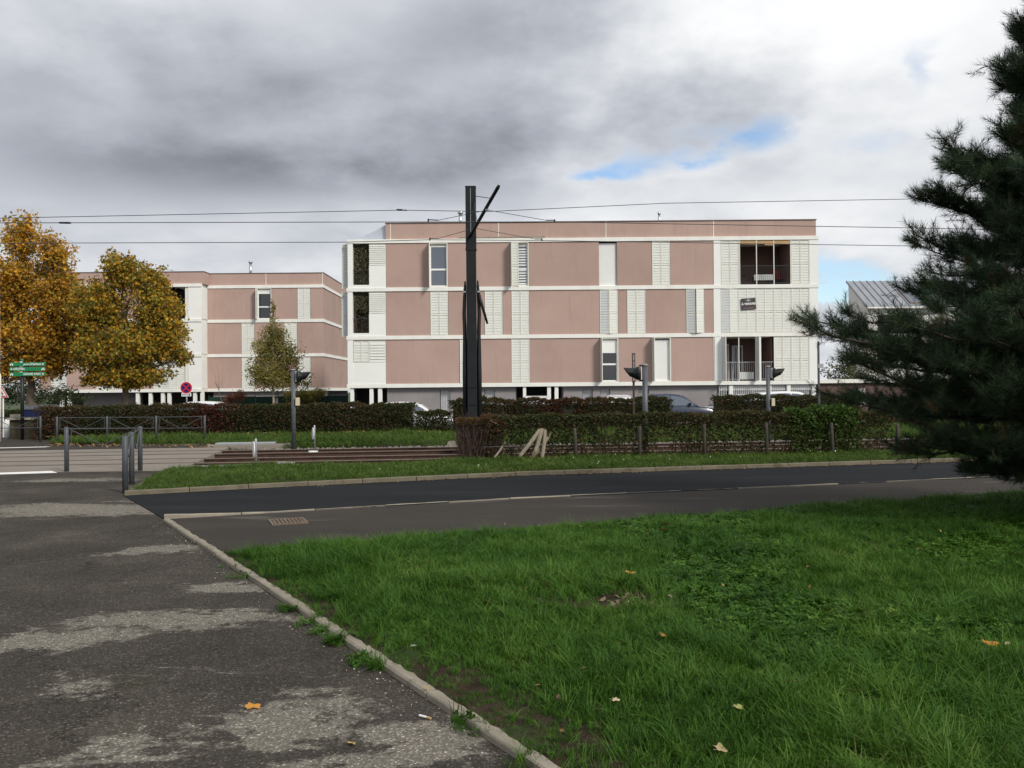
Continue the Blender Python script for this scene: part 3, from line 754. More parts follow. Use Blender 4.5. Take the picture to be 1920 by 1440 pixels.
    def loggia(s, f, u0, u1, depth=1.9, m_='loggia'):
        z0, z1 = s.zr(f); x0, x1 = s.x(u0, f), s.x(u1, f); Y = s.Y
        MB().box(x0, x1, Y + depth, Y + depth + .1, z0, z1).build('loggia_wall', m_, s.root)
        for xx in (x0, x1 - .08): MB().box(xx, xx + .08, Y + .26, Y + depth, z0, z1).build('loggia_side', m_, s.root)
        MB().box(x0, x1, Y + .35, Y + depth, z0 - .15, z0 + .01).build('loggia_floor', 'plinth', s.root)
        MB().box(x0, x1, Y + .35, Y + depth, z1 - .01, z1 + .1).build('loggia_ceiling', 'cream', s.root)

# ---------------- main block
A = Block('apartment_building', 'long pink apartment block with white slab bands and a for-sale board', 50.0, [2.09, 4.81, 7.535, 10.26], 0.21, 1090)
Y0 = A.Y
for f, row in enumerate((
        [('P', 724, 861), ('S', 862, 896), ('P', 896, 959), ('S', 959, 993), ('P', 993, 1125), ('P', 1160, 1222), ('P', 1258, 1338)],
        [('P', 724, 806.5), ('S', 807, 840.5), ('P', 841, 908.5), ('S', 909, 942.5), ('P', 943, 958.5), ('S', 959, 992.5), ('P', 993, 1124), ('P', 1159, 1175.5), ('S', 1176, 1210.5), ('P', 1211, 1286), ('P', 1321, 1338)],
        [('P', 724, 804), ('P', 840, 957), ('P', 992, 1123), ('P', 1157, 1222), ('S', 1222.5, 1256.5), ('P', 1257, 1338)])):
    for k, u0, u1 in row:
        if k == 'P': A.panel(f, u0, u1)
        else: A.shutters(f, u0, u1)
A.shutters(1, 1124.5, 1158.5, angs=[R(11), R(11)], grey=(0,)); A.shutters(1, 1286.5, 1320.5, angs=[R(20), R(20)], grey=(0,))
A.window(0, 1125.5, 1159.5, blind=.30); A.window(0, 1222.5, 1258, kind='roller')
A.window(2, 804.5, 839.5, kind='blue'); A.window(2, 957.5, 991.5, kind='blue', slats=True); A.window(2, 1123.5, 1156.5, kind='roller', open_leaf=False, surround=False)
x0 = A.x(957.5, 2); z0, z1 = A.zr(2); shutter_leaf(A.root, (x0 + .02, Y0 - .04), .43, z1 - z0 - .02, z0 + .01, R(-8))
# street-corner loggias with white louvred screens
for f in (1, 2):
    z0, z1 = A.zr(f); zs = z0 + (z1 - z0) * .50
    A.panel(f, 652, 661.5, 'white', -.03, 'corner_pilaster')
    A.loggia(f, 661.5, 692, 1.6)
    A.railing(f, 661.5, 692, 1.02)
    A.panel(f, 661.5, 692, 'white', -.02, 'parapet', (z0, z0 + .16), .1)
    A.panel(f, 692, 723.5, 'white', -.02, 'white_panel', (z0, zs))
    A.panel(f, 692, 723.5, 'louvre', .02, 'louvre_backing', (zs + .004, z1), .1)
    r = MB(); q = zs + .03
    while q < z1 - .1:
        r.add([(A.x(692.5, f), Y0 - .015, q), (A.x(723, f), Y0 - .015, q), (A.x(723, f), Y0 + .018, q + .10), (A.x(692.5, f), Y0 + .018, q + .10)], [(0, 1, 2, 3)]); q += .105
    r.build('louvre_screen', 'louvre', A.root)
    # two grey leaves folded out past the corner
    x0 = A.x(652, f)
    shutter_leaf(A.root, (x0 - .004, Y0 + .35), .40, z1 - z0 + .02, z0, 0, True, True)
    # leafy camouflage screen behind the railing
    n = 1500; cx = RNG.uniform(A.x(662.5, f), A.x(691, f), n); cz = RNG.uniform(z0 + .14, z1 - .03, n); cy = Y0 + .16 + RNG.uniform(0, .07, n)
    if f == 1: keep = (cz > z1 - 1.0) | (RNG.uniform(0, 1, n) < .25); cx, cz, cy = cx[keep], cz[keep], cy[keep]; n = len(cx)
    an = RNG.uniform(0, 6.28, n); L = RNG.uniform(.03, .06, n)
    dx, dz = np.cos(an) * L, np.sin(an) * L
    V = np.stack([np.stack([cx - dx, cy, cz - dz], 1), np.stack([cx - dz * .5, cy - .015, cz + dx * .5], 1), np.stack([cx + dx, cy, cz + dz], 1), np.stack([cx + dz * .5, cy + .01, cz - dx * .5], 1)], 1).reshape(-1, 3)
    tint = np.array([(.10, .10, .05), (.045, .05, .02), (.16, .14, .09), (.30, .29, .22)])[RNG.choice(4, n, p=[.35, .4, .17, .08])].repeat(4, 0)
    link('leaf_screen', np_mesh('leaf_screen', V, np.arange(n * 4).reshape(-1, 4), tint), 'foliage', A.root)
z0, z1 = A.zr(0); zs = z0 + (z1 - z0) * .49
A.panel(0, 652, 662.5, 'white', -.03, 'corner_pilaster'); A.panel(0, 662.5, 723.5, 'white', -.02, 'white_panel', (z0, zs))
A.shutters(0, 663, 692, z=(zs + .01, z1 - .04)); A.panel(0, 692, 723.5, 'louvre', .02, 'louvre_backing', (zs + .004, z1), .1)
r = MB(); q = zs + .02
while q < z1 - .14:
    r.add([(A.x(694, 0), Y0 - .02, q), (A.x(723, 0), Y0 - .02, q), (A.x(723, 0), Y0 + .018, q + .155), (A.x(694, 0), Y0 + .018, q + .155)], [(0, 1, 2, 3)]); q += .16
r.build('louvre_screen', 'louvre', A.root)
# loggias near the other end
for f in (0, 1, 2):
    A.panel(f, 1338, 1351.5, 'white', -.03, 'pilaster'); A.panel(f, 1517.5, 1534, 'white', -.03, 'corner_pilaster')
A.shutters(1, 1352, 1517.5, 10, grey=(0,), angs=[R(6), R(6)] + [0] * 8)
A.shutters(2, 1352, 1385.5); A.shutters(2, 1483.5, 1517.5); A.shutters(0, 1451, 1517.5, 4)
A.loggia(2, 1386, 1483.5, 2.2); A.loggia(0, 1352, 1451, 2.2)
A.railing(2, 1386, 1483.5, 1.08); A.railing(0, 1360, 1450, 1.08, m_='steel')
for f, us in ((2, (1386.8, 1418.5, 1451, 1482.5)), (0, (1385.5,))):
    for u in us:
        z0, z1 = A.zr(f); x = A.x(u, f); MB().box(x - .022, x + .022, Y0 - .02, Y0 + .03, z0, z1).build('loggia_post', 'cream', A.root)
A.panel(0, 1421, 1427, 'white', -.03, 'loggia_post')
z0, z1 = A.zr(0)
for u, rt in ((1352.5, False), (1416, False)):
    shutter_leaf(A.root, (A.x(u, 0), Y0 - .04), .5, z1 - z0 - .02, z0 + .01, R(-80 if u > 1400 else -75), True)
MB().box(A.x(1340, 0), A.x(1353, 0), Y0 - .07, Y0 - .035, z0, z1 - .02).build('shutter', 'white', A.root)
# inner details of the two open loggias
z0, z1 = A.zr(2)
aw = MB()
for u0, u1, d in ((1386.5, 1418, .24), (1419, 1434, .22), (1434, 1450.5, .31), (1451.5, 1483, .25)):
    aw.add([(A.x(u0, 2), Y0 + .0, z1), (A.x(u1, 2), Y0 + .0, z1), (A.x(u1, 2), Y0 - .01, z1 - d), (A.x(u0, 2), Y0 + .0, z1 - d + .03)], [(0, 1, 2, 3)])
aw.build('rolled_awning', 'awning', A.root)
def inner_door(f, u0, u1, top):
    z0, z1 = A.zr(f); x0, x1 = A.x(u0, f), A.x(u1, f); y = Y0 + 2.1
    fr = MB().box(x0, x0 + .06, y, y + .08, z0, z0 + top).box(x1 - .06, x1, y, y + .08, z0, z0 + top).box(x0 + .06, x1 - .06, y, y + .08, z0 + top - .06, z0 + top).box((x0 + x1) / 2 - .03, (x0 + x1) / 2 + .03, y, y + .08, z0, z0 + top - .06)
    w = fr.build('terrace_door', 'pvc', A.root); MB().box(x0 + .06, x1 - .06, y + .03, y + .05, z0, z0 + top - .06).build('pane', 'glass_blue', w)
inner_door(2, 1388, 1406, 1.9); inner_door(0, 1390, 1411, 2.1); inner_door(0, 1362, 1384, 2.2)
MB().box(A.x(1388, 0), A.x(1414, 0), Y0 + .1, Y0 + .13, A.zr(0)[0] + .1, A.zr(0)[0] + .5).build('wind_screen', 'white', A.root)
# ground storey: grey plinth, white posts, cellar windows, grilles
zb0, zb1 = -0.3, A.tops[0] - A.band - .004
def gx(u): return at(u, 738, Y0).x
for u0, u1 in ((725, 824), (843.5, 908), (928, 967), (1057, 1093), (1112, 1126), (1145, 1199), (1218, 1347)):
    MB().box(gx(u0), gx(u1), Y0 + .25, Y0 + .55, zb0, zb1).build('plinth_wall', 'plinth', A.root)
for u0, u1 in ((824, 843.5), (908, 928), (1093, 1112), (1126, 1145), (1199, 1218)):
    MB().box(gx(u0), gx(u1), Y0 + .25, Y0 + .55, zb1 - .17, zb1).build('plinth_lintel', 'plinth', A.root)
    MB().box(gx(u0), gx(u1), Y0 + .25, Y0 + .55, zb0, .6).build('plinth_wall', 'plinth', A.root)
    w = MB().box(gx(u0) + .03, gx(u1) - .03, Y0 + .44, Y0 + .5, .6, zb1 - .17).build('cellar_window', 'pvc', A.root)
    g = MB()
    for i in range(1, 6): x = gx(u0) + (gx(u1) - gx(u0)) * i / 6; g.box(x - .012, x + .012, Y0 + .36, Y0 + .384, .6, zb1 - .17)
    g.build('bar_grille', 'steel', w)
for u0, u1 in ((656.5, 663), (692.5, 699.5), (708.5, 716), (980.5, 986.5), (1026, 1033), (1040, 1047), (1367.5, 1375), (1441, 1447), (1476, 1483), (1523.5, 1530.5)):
    MB().bbox(gx(u0), gx(u1), Y0 + .02, Y0 + .24, zb0, zb1, .01).build('ground_post', 'white', A.root)
for u0, u1, y in ((655, 725, 2.0), (967, 1057, 2.2), (1347, 1531, 1.2)):
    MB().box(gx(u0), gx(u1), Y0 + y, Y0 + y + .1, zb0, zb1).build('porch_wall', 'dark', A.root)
    for x in (gx(u0), gx(u1) - .06): MB().box(x, x + .06, Y0 + .56, Y0 + y, zb0, zb1).build('porch_side', 'plinth', A.root)
for i, (u0, u1) in enumerate(((1350, 1367), (1375, 1441), (1447, 1476), (1483, 1522))):
    g = MB(); x0, x1 = gx(u0), gx(u1); y = Y0 + .12
    g.box(x0, x1, y, y + .03, zb1 - .10, zb1 - .07).box(x0, x1, y, y + .03, zb1 - .30, zb1 - .275).box(x0, x1, y, y + .03, .15, .18)
    k = int((x1 - x0) / .11)
    for j in range(k + 1):
        x = x0 + (x1 - x0) * j / max(k, 1); g.box(x - .009, x + .009, y + .006, y + .024, .15, zb1 - .07)
        if j < k:
            c = (x + (x1 - x0) / k / 2, zb1 - .19); rr = .05; ring = [(c[0] + rr * math.cos(t * math.pi / 4), c[1] + rr * math.sin(t * math.pi / 4)) for t in range(8)]
            for q in range(8): p0, p1 = ring[q], ring[(q + 1) % 8]; g.box(min(p0[0], p1[0]) - .006, max(p0[0], p1[0]) + .006, y + .008, y + .02, min(p0[1], p1[1]) - .006, max(p0[1], p1[1]) + .006)
    g.build('ornamental_grille', 'pvc', A.root)
    MB().box(x0, x1, Y0 + .55, Y0 + .6, .0, zb1 - .02).build('curtain', 'louvre_grey', A.root)
g = MB(); x0, x1 = gx(968), gx(1056)
for j in range(25): x = x0 + (x1 - x0) * j / 24; g.box(x - .01, x + .01, Y0 + 1.2, Y0 + 1.22, 0, zb1 - .1)
g.box(x0, x1, Y0 + 1.19, Y0 + 1.225, zb1 - .3, zb1 - .26).build('entrance_grille', 'mast', A.root)
A.bands([(650, 1535, 0)])
xl, xr = A.x(652, 1), A.x(1533, 1)
MB().box(xl + .02, A.x(661, 1), Y0 + .36, Y0 + 12, zb1, A.tops[3] - A.band).build('side_wall', 'pink', A.root)
MB().box(xr - .3, xr - .02, Y0 + .36, Y0 + 12, zb1, A.tops[3] - A.band).build('side_wall', 'pink', A.root)
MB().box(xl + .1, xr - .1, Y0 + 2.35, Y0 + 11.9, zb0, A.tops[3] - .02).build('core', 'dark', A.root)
for i in (0, 1, 2, 3):
    MB().box(xl + .3, xr - .32, Y0 + .36, Y0 + 2.34, A.tops[i] - A.band + .01, A.tops[i] - .012).build('floor_slab', 'slab', A.root)
# attic storey with coping, joints, flues
zt = 11.185; xa0, xa1 = at(723, 435, Y0).x, at(1531, 428, Y0).x
MB().box(xa0, xa1, Y0 + .10, Y0 + 11.9, A.tops[3] - .02, zt).build('attic_wall', 'pink', A.root)
MB().box(xa0 - .04, xa1 + .04, Y0 + .05, Y0 + 11.95, zt + .002, zt + .045).build('attic_coping', 'coping', A.root)
for u in (731.5, 934.5, 1136.5, 1338.5):
    x = at(u, 432, Y0).x; MB().box(x - .022, x + .022, Y0 + .085, Y0 + .12, A.tops[3], zt).build('joint_strip', 'cream', A.root)
MB().box(at(862, 446, Y0).x, at(1022, 446, Y0).x, Y0 - .02, Y0 + .09, A.tops[3] + .002, A.tops[3] + .10).build('worn_ledge', 'kerb', A.root)
MB().slab_xz([(xa0 - .005, zt), (xa0 - .7, zt - .38), (xa0 - 1.3, zt - .66), (xa0 - 1.95, A.tops[3] + .02), (xa0 - .005, A.tops[3] + .02)][::-1], Y0 + .35, Y0 + 11.8).build('curved_roof', 'zinc_light', A.root)
for u, h, r_ in ((863.5, .60, .11), (1236, .42, .065)):
    p = at(u, 415, Y0 + 1.2); h = at(u, 401 if u < 1000 else 402, Y0 + 1.2).z - zt; fl = MB().tube([(p.x, p.y, zt - .1), (p.x, p.y, zt + h)], r_, 12).build('flue', 'inox', A.root, True)
    MB().tube([(p.x, p.y, zt + h), (p.x, p.y, zt + h + .05), (p.x, p.y, zt + h + .14)], [r_ * 1.35, r_ * 1.5, r_ * 1.35], 12).build('flue_cowl', 'inox', fl, True)
# the agent's board on the shutters
zc = at(1403.5, 569.5, Y0 - .07)
bd = thing('for_sale_board', 'dark for-sale board reading À VENDRE tied to the closed white shutters', 'sign', zc)
tl = R(3.2)
mt = Matrix.Translation(zc) @ Matrix.Rotation(-tl, 4, 'Y')
MB().box(-.41, .41, -.012, .012, -.31, .31, mt).build('board', 'grey_sign', bd)
MB().box(-.405, .405, -.016, -.0125, -.305, -.10, mt).build('lower_field', 'plum', bd)
pl = lambda x, z, y=-.017: mt @ Vector((x, y, z))
MB().add([pl(-.085, .19), pl(0, .10), pl(.085, .19), pl(0, .28)], [(0, 1, 2, 3)]).add([pl(-.16, .18, -.0165), pl(-.05, .17, -.0165), pl(-.05, .205, -.0165), pl(-.16, .205, -.0165)], [(0, 1, 2, 3)]).add([pl(.05, .18, -.0165), pl(.16, .185, -.0165), pl(.16, .21, -.0165), pl(.05, .205, -.0165)], [(0, 1, 2, 3)]).build('emblem', 'steel', bd)
text('lettering', 'À VENDRE', .16, pl(0, -.01, -.018), 'white_sign', bd, rot=tl, weight=.007, width=1.08)
MB().add([pl(-.3, -.25), pl(.28, -.25), pl(.28, -.235), pl(-.3, -.235)], [(0, 1, 2, 3)]).build('small_print_line', 'steel', bd)
# furniture on the top loggia
z0 = A.zr(2)[0] + .012
def table(x, y, w, d, h, label, cloth):
    t = thing('table', label, 'table', (x, y, z0))
    MB().bbox(x - w / 2, x + w / 2, y - d / 2, y + d / 2, z0 + h - .03, z0 + h, .008).build('table_top', 'louvre' if cloth else 'black', t)
    for sx in (-1, 1):
        for sy in (-1, 1): MB().box(x + sx * (w / 2 - .06) - .02, x + sx * (w / 2 - .06) + .02, y + sy * (d / 2 - .06) - .02, y + sy * (d / 2 - .06) + .02, z0, z0 + h - .031).build('leg', 'black', t)
    if cloth: MB().box(x - w / 2 - .01, x + w / 2 + .01, y - d / 2 - .01, y - d / 2, z0 + h - .32, z0 + h - .03).build('cloth_drop', 'louvre_grey', t)
table(A.x(1437, 2), Y0 + .9, 1.05, .6, .62, 'small table with a pale cloth on the open top loggia', True)
table(A.x(1395, 2), Y0 + .75, .55, .5, .64, 'small black table by the door of the open top loggia', False)
c = thing('chair', 'dark red chair in the open top loggia', 'chair', (A.x(1470, 2), Y0 + 1.2, z0)); x = A.x(1470, 2)
MB().box(x - .24, x + .24, Y0 + 1.0, Y0 + 1.45, z0 + .42, z0 + .48).build('seat', 'red_cloth', c)
MB().box(x - .24, x + .24, Y0 + 1.45, Y0 + 1.5, z0 + .42, z0 + 1.0).build('backrest', 'red_cloth', c)
for sx in (-.21, .17):
    for yy in (1.02, 1.44): MB().box(x + sx, x + sx + .04, Y0 + yy, Y0 + yy + .04, z0, z0 + .419).build('leg', 'black', c)

# ---------------- second block further back, behind the birch
B = Block('apartment_building', 'smaller pink block further back behind the birch and the yellow plane trees', 70.5, [2.0, 4.74, 7.48, 10.22], 0.24, 490)
YB = B.Y
for f, row in enumerate((
        [('P', 389.5, 453), ('S', 453.5, 478), ('P', 478.5, 557), ('S', 557.5, 582.5), ('P', 583, 606)],
        [('P', 389.5, 452.5), ('S', 453, 477), ('P', 477.5, 533), ('S', 533.5, 557), ('P', 557.5, 606)],
        [('P', 389.5, 481.5), ('P', 509.5, 557.5), ('S', 558, 582), ('P', 582.5, 606)])):
    for k, u0, u1 in row:
        if k == 'P': B.panel(f, u0, u1)
        else: B.shutters(f, u0, u1)
B.window(2, 482, 509, kind='glass', blind=.12)
MB().box(B.x(606, 1) - .25, B.x(606, 1) - .003, YB + .26, YB + 12, 1.76, 10.0).build('side_wall', 'pink', B.root)
for t in B.tops: MB().box(B.x(606, 1) - .2, B.x(606, 1) + .06, YB + .36, YB + 12, t - .24, t - .002).build('slab_band', 'slab', B.root)
B.bands([(389, 607.5, 0)])
# the projecting white part and what shows between the plane trees
C_ = -1.3
for f in (0, 1, 2):
    B.panel(f, 364, 389, 'white', C_, 'white_panel', d=1.5); B.panel(f, 358, 364, 'cream', C_ + .05, 'pilaster')
    z0, z1 = B.zr(f)
    for (u0, u1) in ((300, 357.5), (195, 235), (112, 140)):
        if f == 2 and u0 == 300:
            MB().box(B.x(u0, f), B.x(u1, f), YB + .6, YB + .7, z0, z1).build('loggia_wall', 'dark', B.root)
        else:
            n = max(2, int((u1 - u0) / 13)); x0, x1 = B.x(u0, f), B.x(u1, f); w = (x1 - x0) / n
            MB().box(x0, x1, YB + C_ + .2, YB + C_ + .3, z0, z1).build('inner_wall', 'dark', B.root)
            for i in range(n): shutter_leaf(B.root, (x0 + w * i + .005, YB + C_ + .0), w - .01, z1 - z0 - .02, z0 + .01, 0, i % 3 == 1)
    for (u0, u1, k) in ((235, 300, 'pink'), (140, 195, 'pink'), (90, 112, 'pink')):
        B.panel(f, u0, u1, k, C_)
B.bands([(82, 388.7, C_)])
for t_ in B.tops: MB().box(B.x(340, 1), B.x(388.7, 1) - .02, YB + C_ + .351, YB + .4, t_ - B.band + .003, t_ - .003).build('slab_return', 'slab', B.root)
for f in (0, 1, 2): MB().box(B.x(358, f), B.x(363.9, f), YB + C_ + .31, YB + .5, *B.zr(f)).build('white_panel', 'cream', B.root)
MB().box(B.x(90, 1), B.x(606, 1) - .3, YB + .75, YB + 12, -.3, 10.2).build('core', 'dark', B.root)
for u0, u1, u in ((82, 392, 'pink'), (392, 606, 'pink')):
    dy = (C_ if u0 < 300 else 0) + .1
    MB().box(at(u0, 522, YB).x + .003, at(u1, 522, YB).x, YB + dy, YB + 12, 10.22, 11.16).build('attic_wall', u, B.root)
    MB().box(at(u0, 522, YB).x - .04, at(u1, 522, YB).x + .04, YB + dy - .05, YB + 12.05, 11.162 + (.004 if u0 > 300 else 0), 11.21).build('attic_coping', 'coping', B.root)
for u in (498, 604):
    x = at(u, 522, YB).x; MB().box(x - .025, x + .025, YB + .085, YB + .12, 10.23, 11.15).build('joint_strip', 'cream', B.root)
bx = lambda u: at(u, 735, YB - 1).x
for u in (260, 284, 307, 319, 367, 380.5, 118, 132): MB().bbox(bx(u) - .13, bx(u) + .13, YB + C_ + .05, YB + C_ + .3, -.3, 1.75, .01).build('ground_post', 'slab', B.root)
MB().box(bx(390), bx(606), YB + .3, YB + .6, -.3, 1.755).build('plinth_wall', 'plinth', B.root)
MB().box(bx(145), bx(255), YB + .0, YB + .3, -.3, 1.755).build('plinth_wall', 'plinth', B.root)
p = at(470, 512, YB + 2); fz = at(470, 493, YB + 2).z; fl = MB().tube([(p.x, p.y, 11), (p.x, p.y, fz)], .12, 12).build('flue', 'inox', B.root, True)
MB().tube([(p.x, p.y, fz), (p.x, p.y, fz + .15)], [.17, .15], 12).build('flue_cowl', 'inox', fl, True)
p = at(322, 505, YB + 3)
an = thing('roof_antenna', 'thin rake antenna on the roof of the further pink block', 'antenna', (p.x, p.y, 11.2))
MB().tube([(p.x, p.y, 11.15), (p.x, p.y, 11.95)], .02, 6).build('antenna_pole', 'steel', an)
MB().tube([(p.x - .75, p.y, 12.0), (p.x + .15, p.y, 11.85)], .02, 6).build('boom', 'steel', an)
for i in range(7):
    q = Vector((p.x - .75 + .14 * i, p.y, 12.0 - .023 * i)); MB().tube([q + Vector((0, -.2, .0)), q + Vector((0, .2, 0))], .012, 5).build('antenna_element', 'steel', an)

# ---------------- house with standing-seam roof, behind the pine
YH = 62.0
h = thing('house', 'grey-white house with standing-seam metal roof behind the dark pine', 'building', (at(1650, 640, YH).x, YH + 4, 0))
zr_, ze = at(1592, 527, YH + 3.5).z, at(1620, 576, YH).z
xs0 = at(1627, 590, YH).x
MB().prism([(xs0, YH), (xs0 + 9, YH), (xs0 + 9, YH + 3.5), (xs0, YH + 3.5)], -.3, [ze - .1, ze - .1, zr_ - .1, zr_ - .1]).build('wall', 'slab', h)
MB().add([(xs0 - .15, YH - .3, ze - .02), (xs0 + 9.2, YH - .3, ze - .02), (xs0 + 9.2, YH + 3.6, zr_), (xs0 - .15, YH + 3.6, zr_),
          (xs0 - .15, YH - .3, ze - .12), (xs0 + 9.2, YH - .3, ze - .12), (xs0 + 9.2, YH + 3.6, zr_ - .1), (xs0 - .15, YH + 3.6, zr_ - .1)],
         [(0, 1, 2, 3), (4, 7, 6, 5), (0, 4, 5, 1), (1, 5, 6, 2), (2, 6, 7, 3), (3, 7, 4, 0)]).build('roof', 'zinc', h)
sl = (zr_ - ze) / 3.9
for i in range(19):
    x = xs0 - .12 + i * .5
    MB().add([(x - .02, YH - .3, ze - .015), (x + .02, YH - .3, ze - .015), (x + .02, YH + 3.6, zr_ + .005), (x - .02, YH + 3.6, zr_ + .005), (x - .012, YH - .3, ze + .05), (x + .012, YH - .3, ze + .05), (x + .012, YH + 3.6, zr_ + .07), (x - .012, YH + 3.6, zr_ + .07)],
             [(0, 1, 5, 4), (1, 2, 6, 5), (2, 3, 7, 6), (3, 0, 4, 7), (4, 5, 6, 7)]).build('roof_seam', 'zinc', h)
q = lambda x, t, dz: (xs0 + x, YH - .3 + 3.9 * t, ze - .02 + (zr_ - ze + .02) * t + dz)
sk = MB().add([q(3.05, .1, .1), q(4.4, .1, .1), q(4.4, .62, .1), q(3.05, .62, .1), q(3.05, .1, 0), q(4.4, .1, 0), q(4.4, .62, 0), q(3.05, .62, 0)], [(0, 1, 2, 3), (0, 4, 5, 1), (1, 5, 6, 2), (2, 6, 7, 3), (3, 7, 4, 0)]).build('roof_window', 'coping', h)
MB().add([q(3.13, .13, .105), q(4.32, .13, .105), q(4.32, .59, .105), q(3.13, .59, .105)], [(0, 1, 2, 3)]).build('pane', 'glass_blue', sk)
MB().tube([(xs0 - .15, YH - .36, ze - .09), (xs0 + 9.2, YH - .36, ze - .09)], .07, 8).build('gutter', 'slab', h)
MB().box(xs0 + .7, xs0 + 3.3, YH - .02, YH + .05, ze - 1.75, ze - .55).build('dark_window', 'dark', h)

# ---------------- low garage beside the main block
gq = thing('garage', 'low dark-walled garage with white roof edge beside the long pink block', 'garage', (at(1650, 740, 52).x, 53, 0))
x0, x1 = at(1538, 740, 52).x, at(1538, 740, 52).x + 9
MB().box(x0, x1, 52.0, 57, -.3, 1.93).build('wall', 'brick_dark', gq)
MB().bbox(x0 - .1, x1 + .1, 51.8, 57.2, 1.934, 2.15, .01).build('roof', 'slab', gq)
MB().box(x0 + 2.2, x0 + 2.6, 51.9, 51.99, .6, 1.6).build('notice', 'white_sign', gq)

# ================================================================== STREET FURNITURE
# ---- overhead-line mast between the tracks
YM = 24.55; pm = at(886, 783, YM); mx = pm.x
zz = lambda v, Y=YM, u=886: at(u, v, Y).z
ms = thing('overhead_line_mast', 'tall dark grey steel mast with slanted arm holding the tram wires', 'mast', (mx, YM, -.1))
w = .135
MB().bbox(mx - w, mx + w, YM - w, YM + w, -.2, zz(468), .02).build('column', 'mast', ms)
zt_ = zz(352)
hb = MB()
hb.box(mx - .142, mx + .142, YM - .14, YM - .12, zz(468) + .002, zt_).box(mx - .142, mx + .142, YM + .12, YM + .14, zz(468) + .002, zt_).box(mx - .012, mx + .012, YM - .12, YM + .12, zz(468) + .002, zt_)
hb.box(mx - .142, mx - .125, YM - .119, YM + .119, zz(468) + .002, zt_ - .02).box(mx + .125, mx + .142, YM - .119, YM + .119, zz(468) + .002, zt_ - .02)
hb.build('mast_head', 'mast', ms)
MB().box(mx - .15, mx + .15, YM - .15, YM + .15, zt_ + .002, zt_ + .02).build('cap_plate', 'black', ms)
MB().box(mx - .006, mx + .006, YM - .146, YM - .141, zz(440), zt_ - .03).build('weld_seam', 'steel', ms)
MB().box(mx - .15, mx + .15, YM - .15, YM + .15, zz(470), zz(466.5)).build('collar_plate', 'mast', ms)
for v0, v1 in ((697, 727), (728.5, 759.5), (761, 792), (793, 830)):
    MB().bbox(mx - .115, mx + .125, YM - .155, YM - .137, zz(v1), zz(v0), .004).build('cover_plate', 'mast', ms)
for sx, v0 in ((-1, 527), (1, 526)):
    x = mx + sx * .175
    MB().tube([(x + sx * .0, YM, zz(v0)), (x + sx * .005, YM, zz(v0 + 12)), (x + sx * .02, YM, zz(560)), (x + sx * .035, YM, zz(590)), (x + sx * .02, YM, zz(620)), (x + sx * .025, YM, zz(700)), (x + sx * .02, YM, 0)], [.02, .04, .05, .055, .055, .07, .07], 8).build('cable_sheath', 'black', ms, True)
    MB().tube([(x + sx * .004, YM, zz(546)), (x + sx * .004, YM, zz(548.5))], .06, 8).build('cable_clamp', 'inox', ms)
MB().tube([(mx + .2, YM - .05, zz(549)), (mx + .27, YM - .07, zz(568)), (at(914, 608, YM - .1).x, YM - .1, zz(608))], [.04, .045, .03], 8).build('cable_end', 'black', ms, True)
arm0, arm1 = Vector((mx - .02, YM - .17, zz(445))), at(935, 349, 21.3)
MB().tube([arm0, arm0.lerp(arm1, .97), arm1], [.045, .045, .04], 10).build('slanted_arm', 'mast', ms, True)
tip = lambda u, Y: arm0.lerp(arm1, u)
MB().tube([at(893, 368, YM), arm0.lerp(arm1, .78)], .010, 6).build('stay_rod', 'wire', ms)
MB().tube([at(889, 378, YM - .14), arm0.lerp(arm1, .28)], .008, 6).build('stay_rod', 'wire', ms)
hang = arm0.lerp(arm1, .60)
MB().tube([hang, hang + Vector((.03, -.02, -.07)), hang + Vector((.03, -.02, -.10))], [.03, .05, .035], 8).build('insulator', 'steel', ms)
# wires; yA near-track feeder, yB near contact wire, yC far contact wire
yn, yf = tr(22.35 + .72), tr(25.55 + .72)
def wire(name, label, pts, r):
    return tag(MB().tube(pts, r, 6).build(name, 'wire'), label, 'wire', 'overhead tram wires')
def on(u, v, yl):
    Y = 23.0
    for _ in range(8): Y = yl(at(u, v, Y).x)
    return at(u, v, Y)
wire('overhead_wire', 'topmost overhead wire, passing the tip of the slanted mast arm', [on(-500, 419, yn), on(0, 409, yn), on(752, 394, yn), hang + Vector((.03, -.02, -.1)), on(1250, 381, yn), on(1720, 373, yn), on(2400, 362, yn)], .0085)
wire('overhead_wire', 'middle overhead contact wire, level with the roof edge of the long block', [on(-500, 420, yn), on(0, 418, yn), on(803, 416, yn), on(1040, 416, yn), on(1690, 427, yn), on(2400, 440, yn)], .0095)
wire('overhead_wire', 'lowest overhead contact wire, crossing in front of the top storey band', [on(-500, 457, yf), on(0, 456, yf), on(650, 454, yf), on(806, 449.5, yf), on(1016, 451, yf), on(1700, 461, yf), on(2400, 472, yf)], .0100)
for (a, b, yl, sgn) in ((( 803, 414), (822, 413), yn, 1), ((1040, 415), (1024, 413), yn, -1), ((806, 449), (822, 447), yf, 1), ((1016, 450), (1003, 448), yf, -1)):
    p0, p1 = on(*a, yl), on(*b, yl)
    end = hang + Vector((.03, -.02, -.06)) if yl is yn else arm0.lerp(arm1, .18)
    MB().tube([p0 + Vector((0, 0, -.03)), p0 + Vector((0, 0, .05))], .022, 6).build('wire_clamp', 'black', ms)
    MB().tube([p0 + Vector((0, 0, .03)), p1], .014, 6).build('steady_arm', 'black', ms)
    MB().tube([p1, end], .008, 5).build('tie_wire', 'wire', ms)
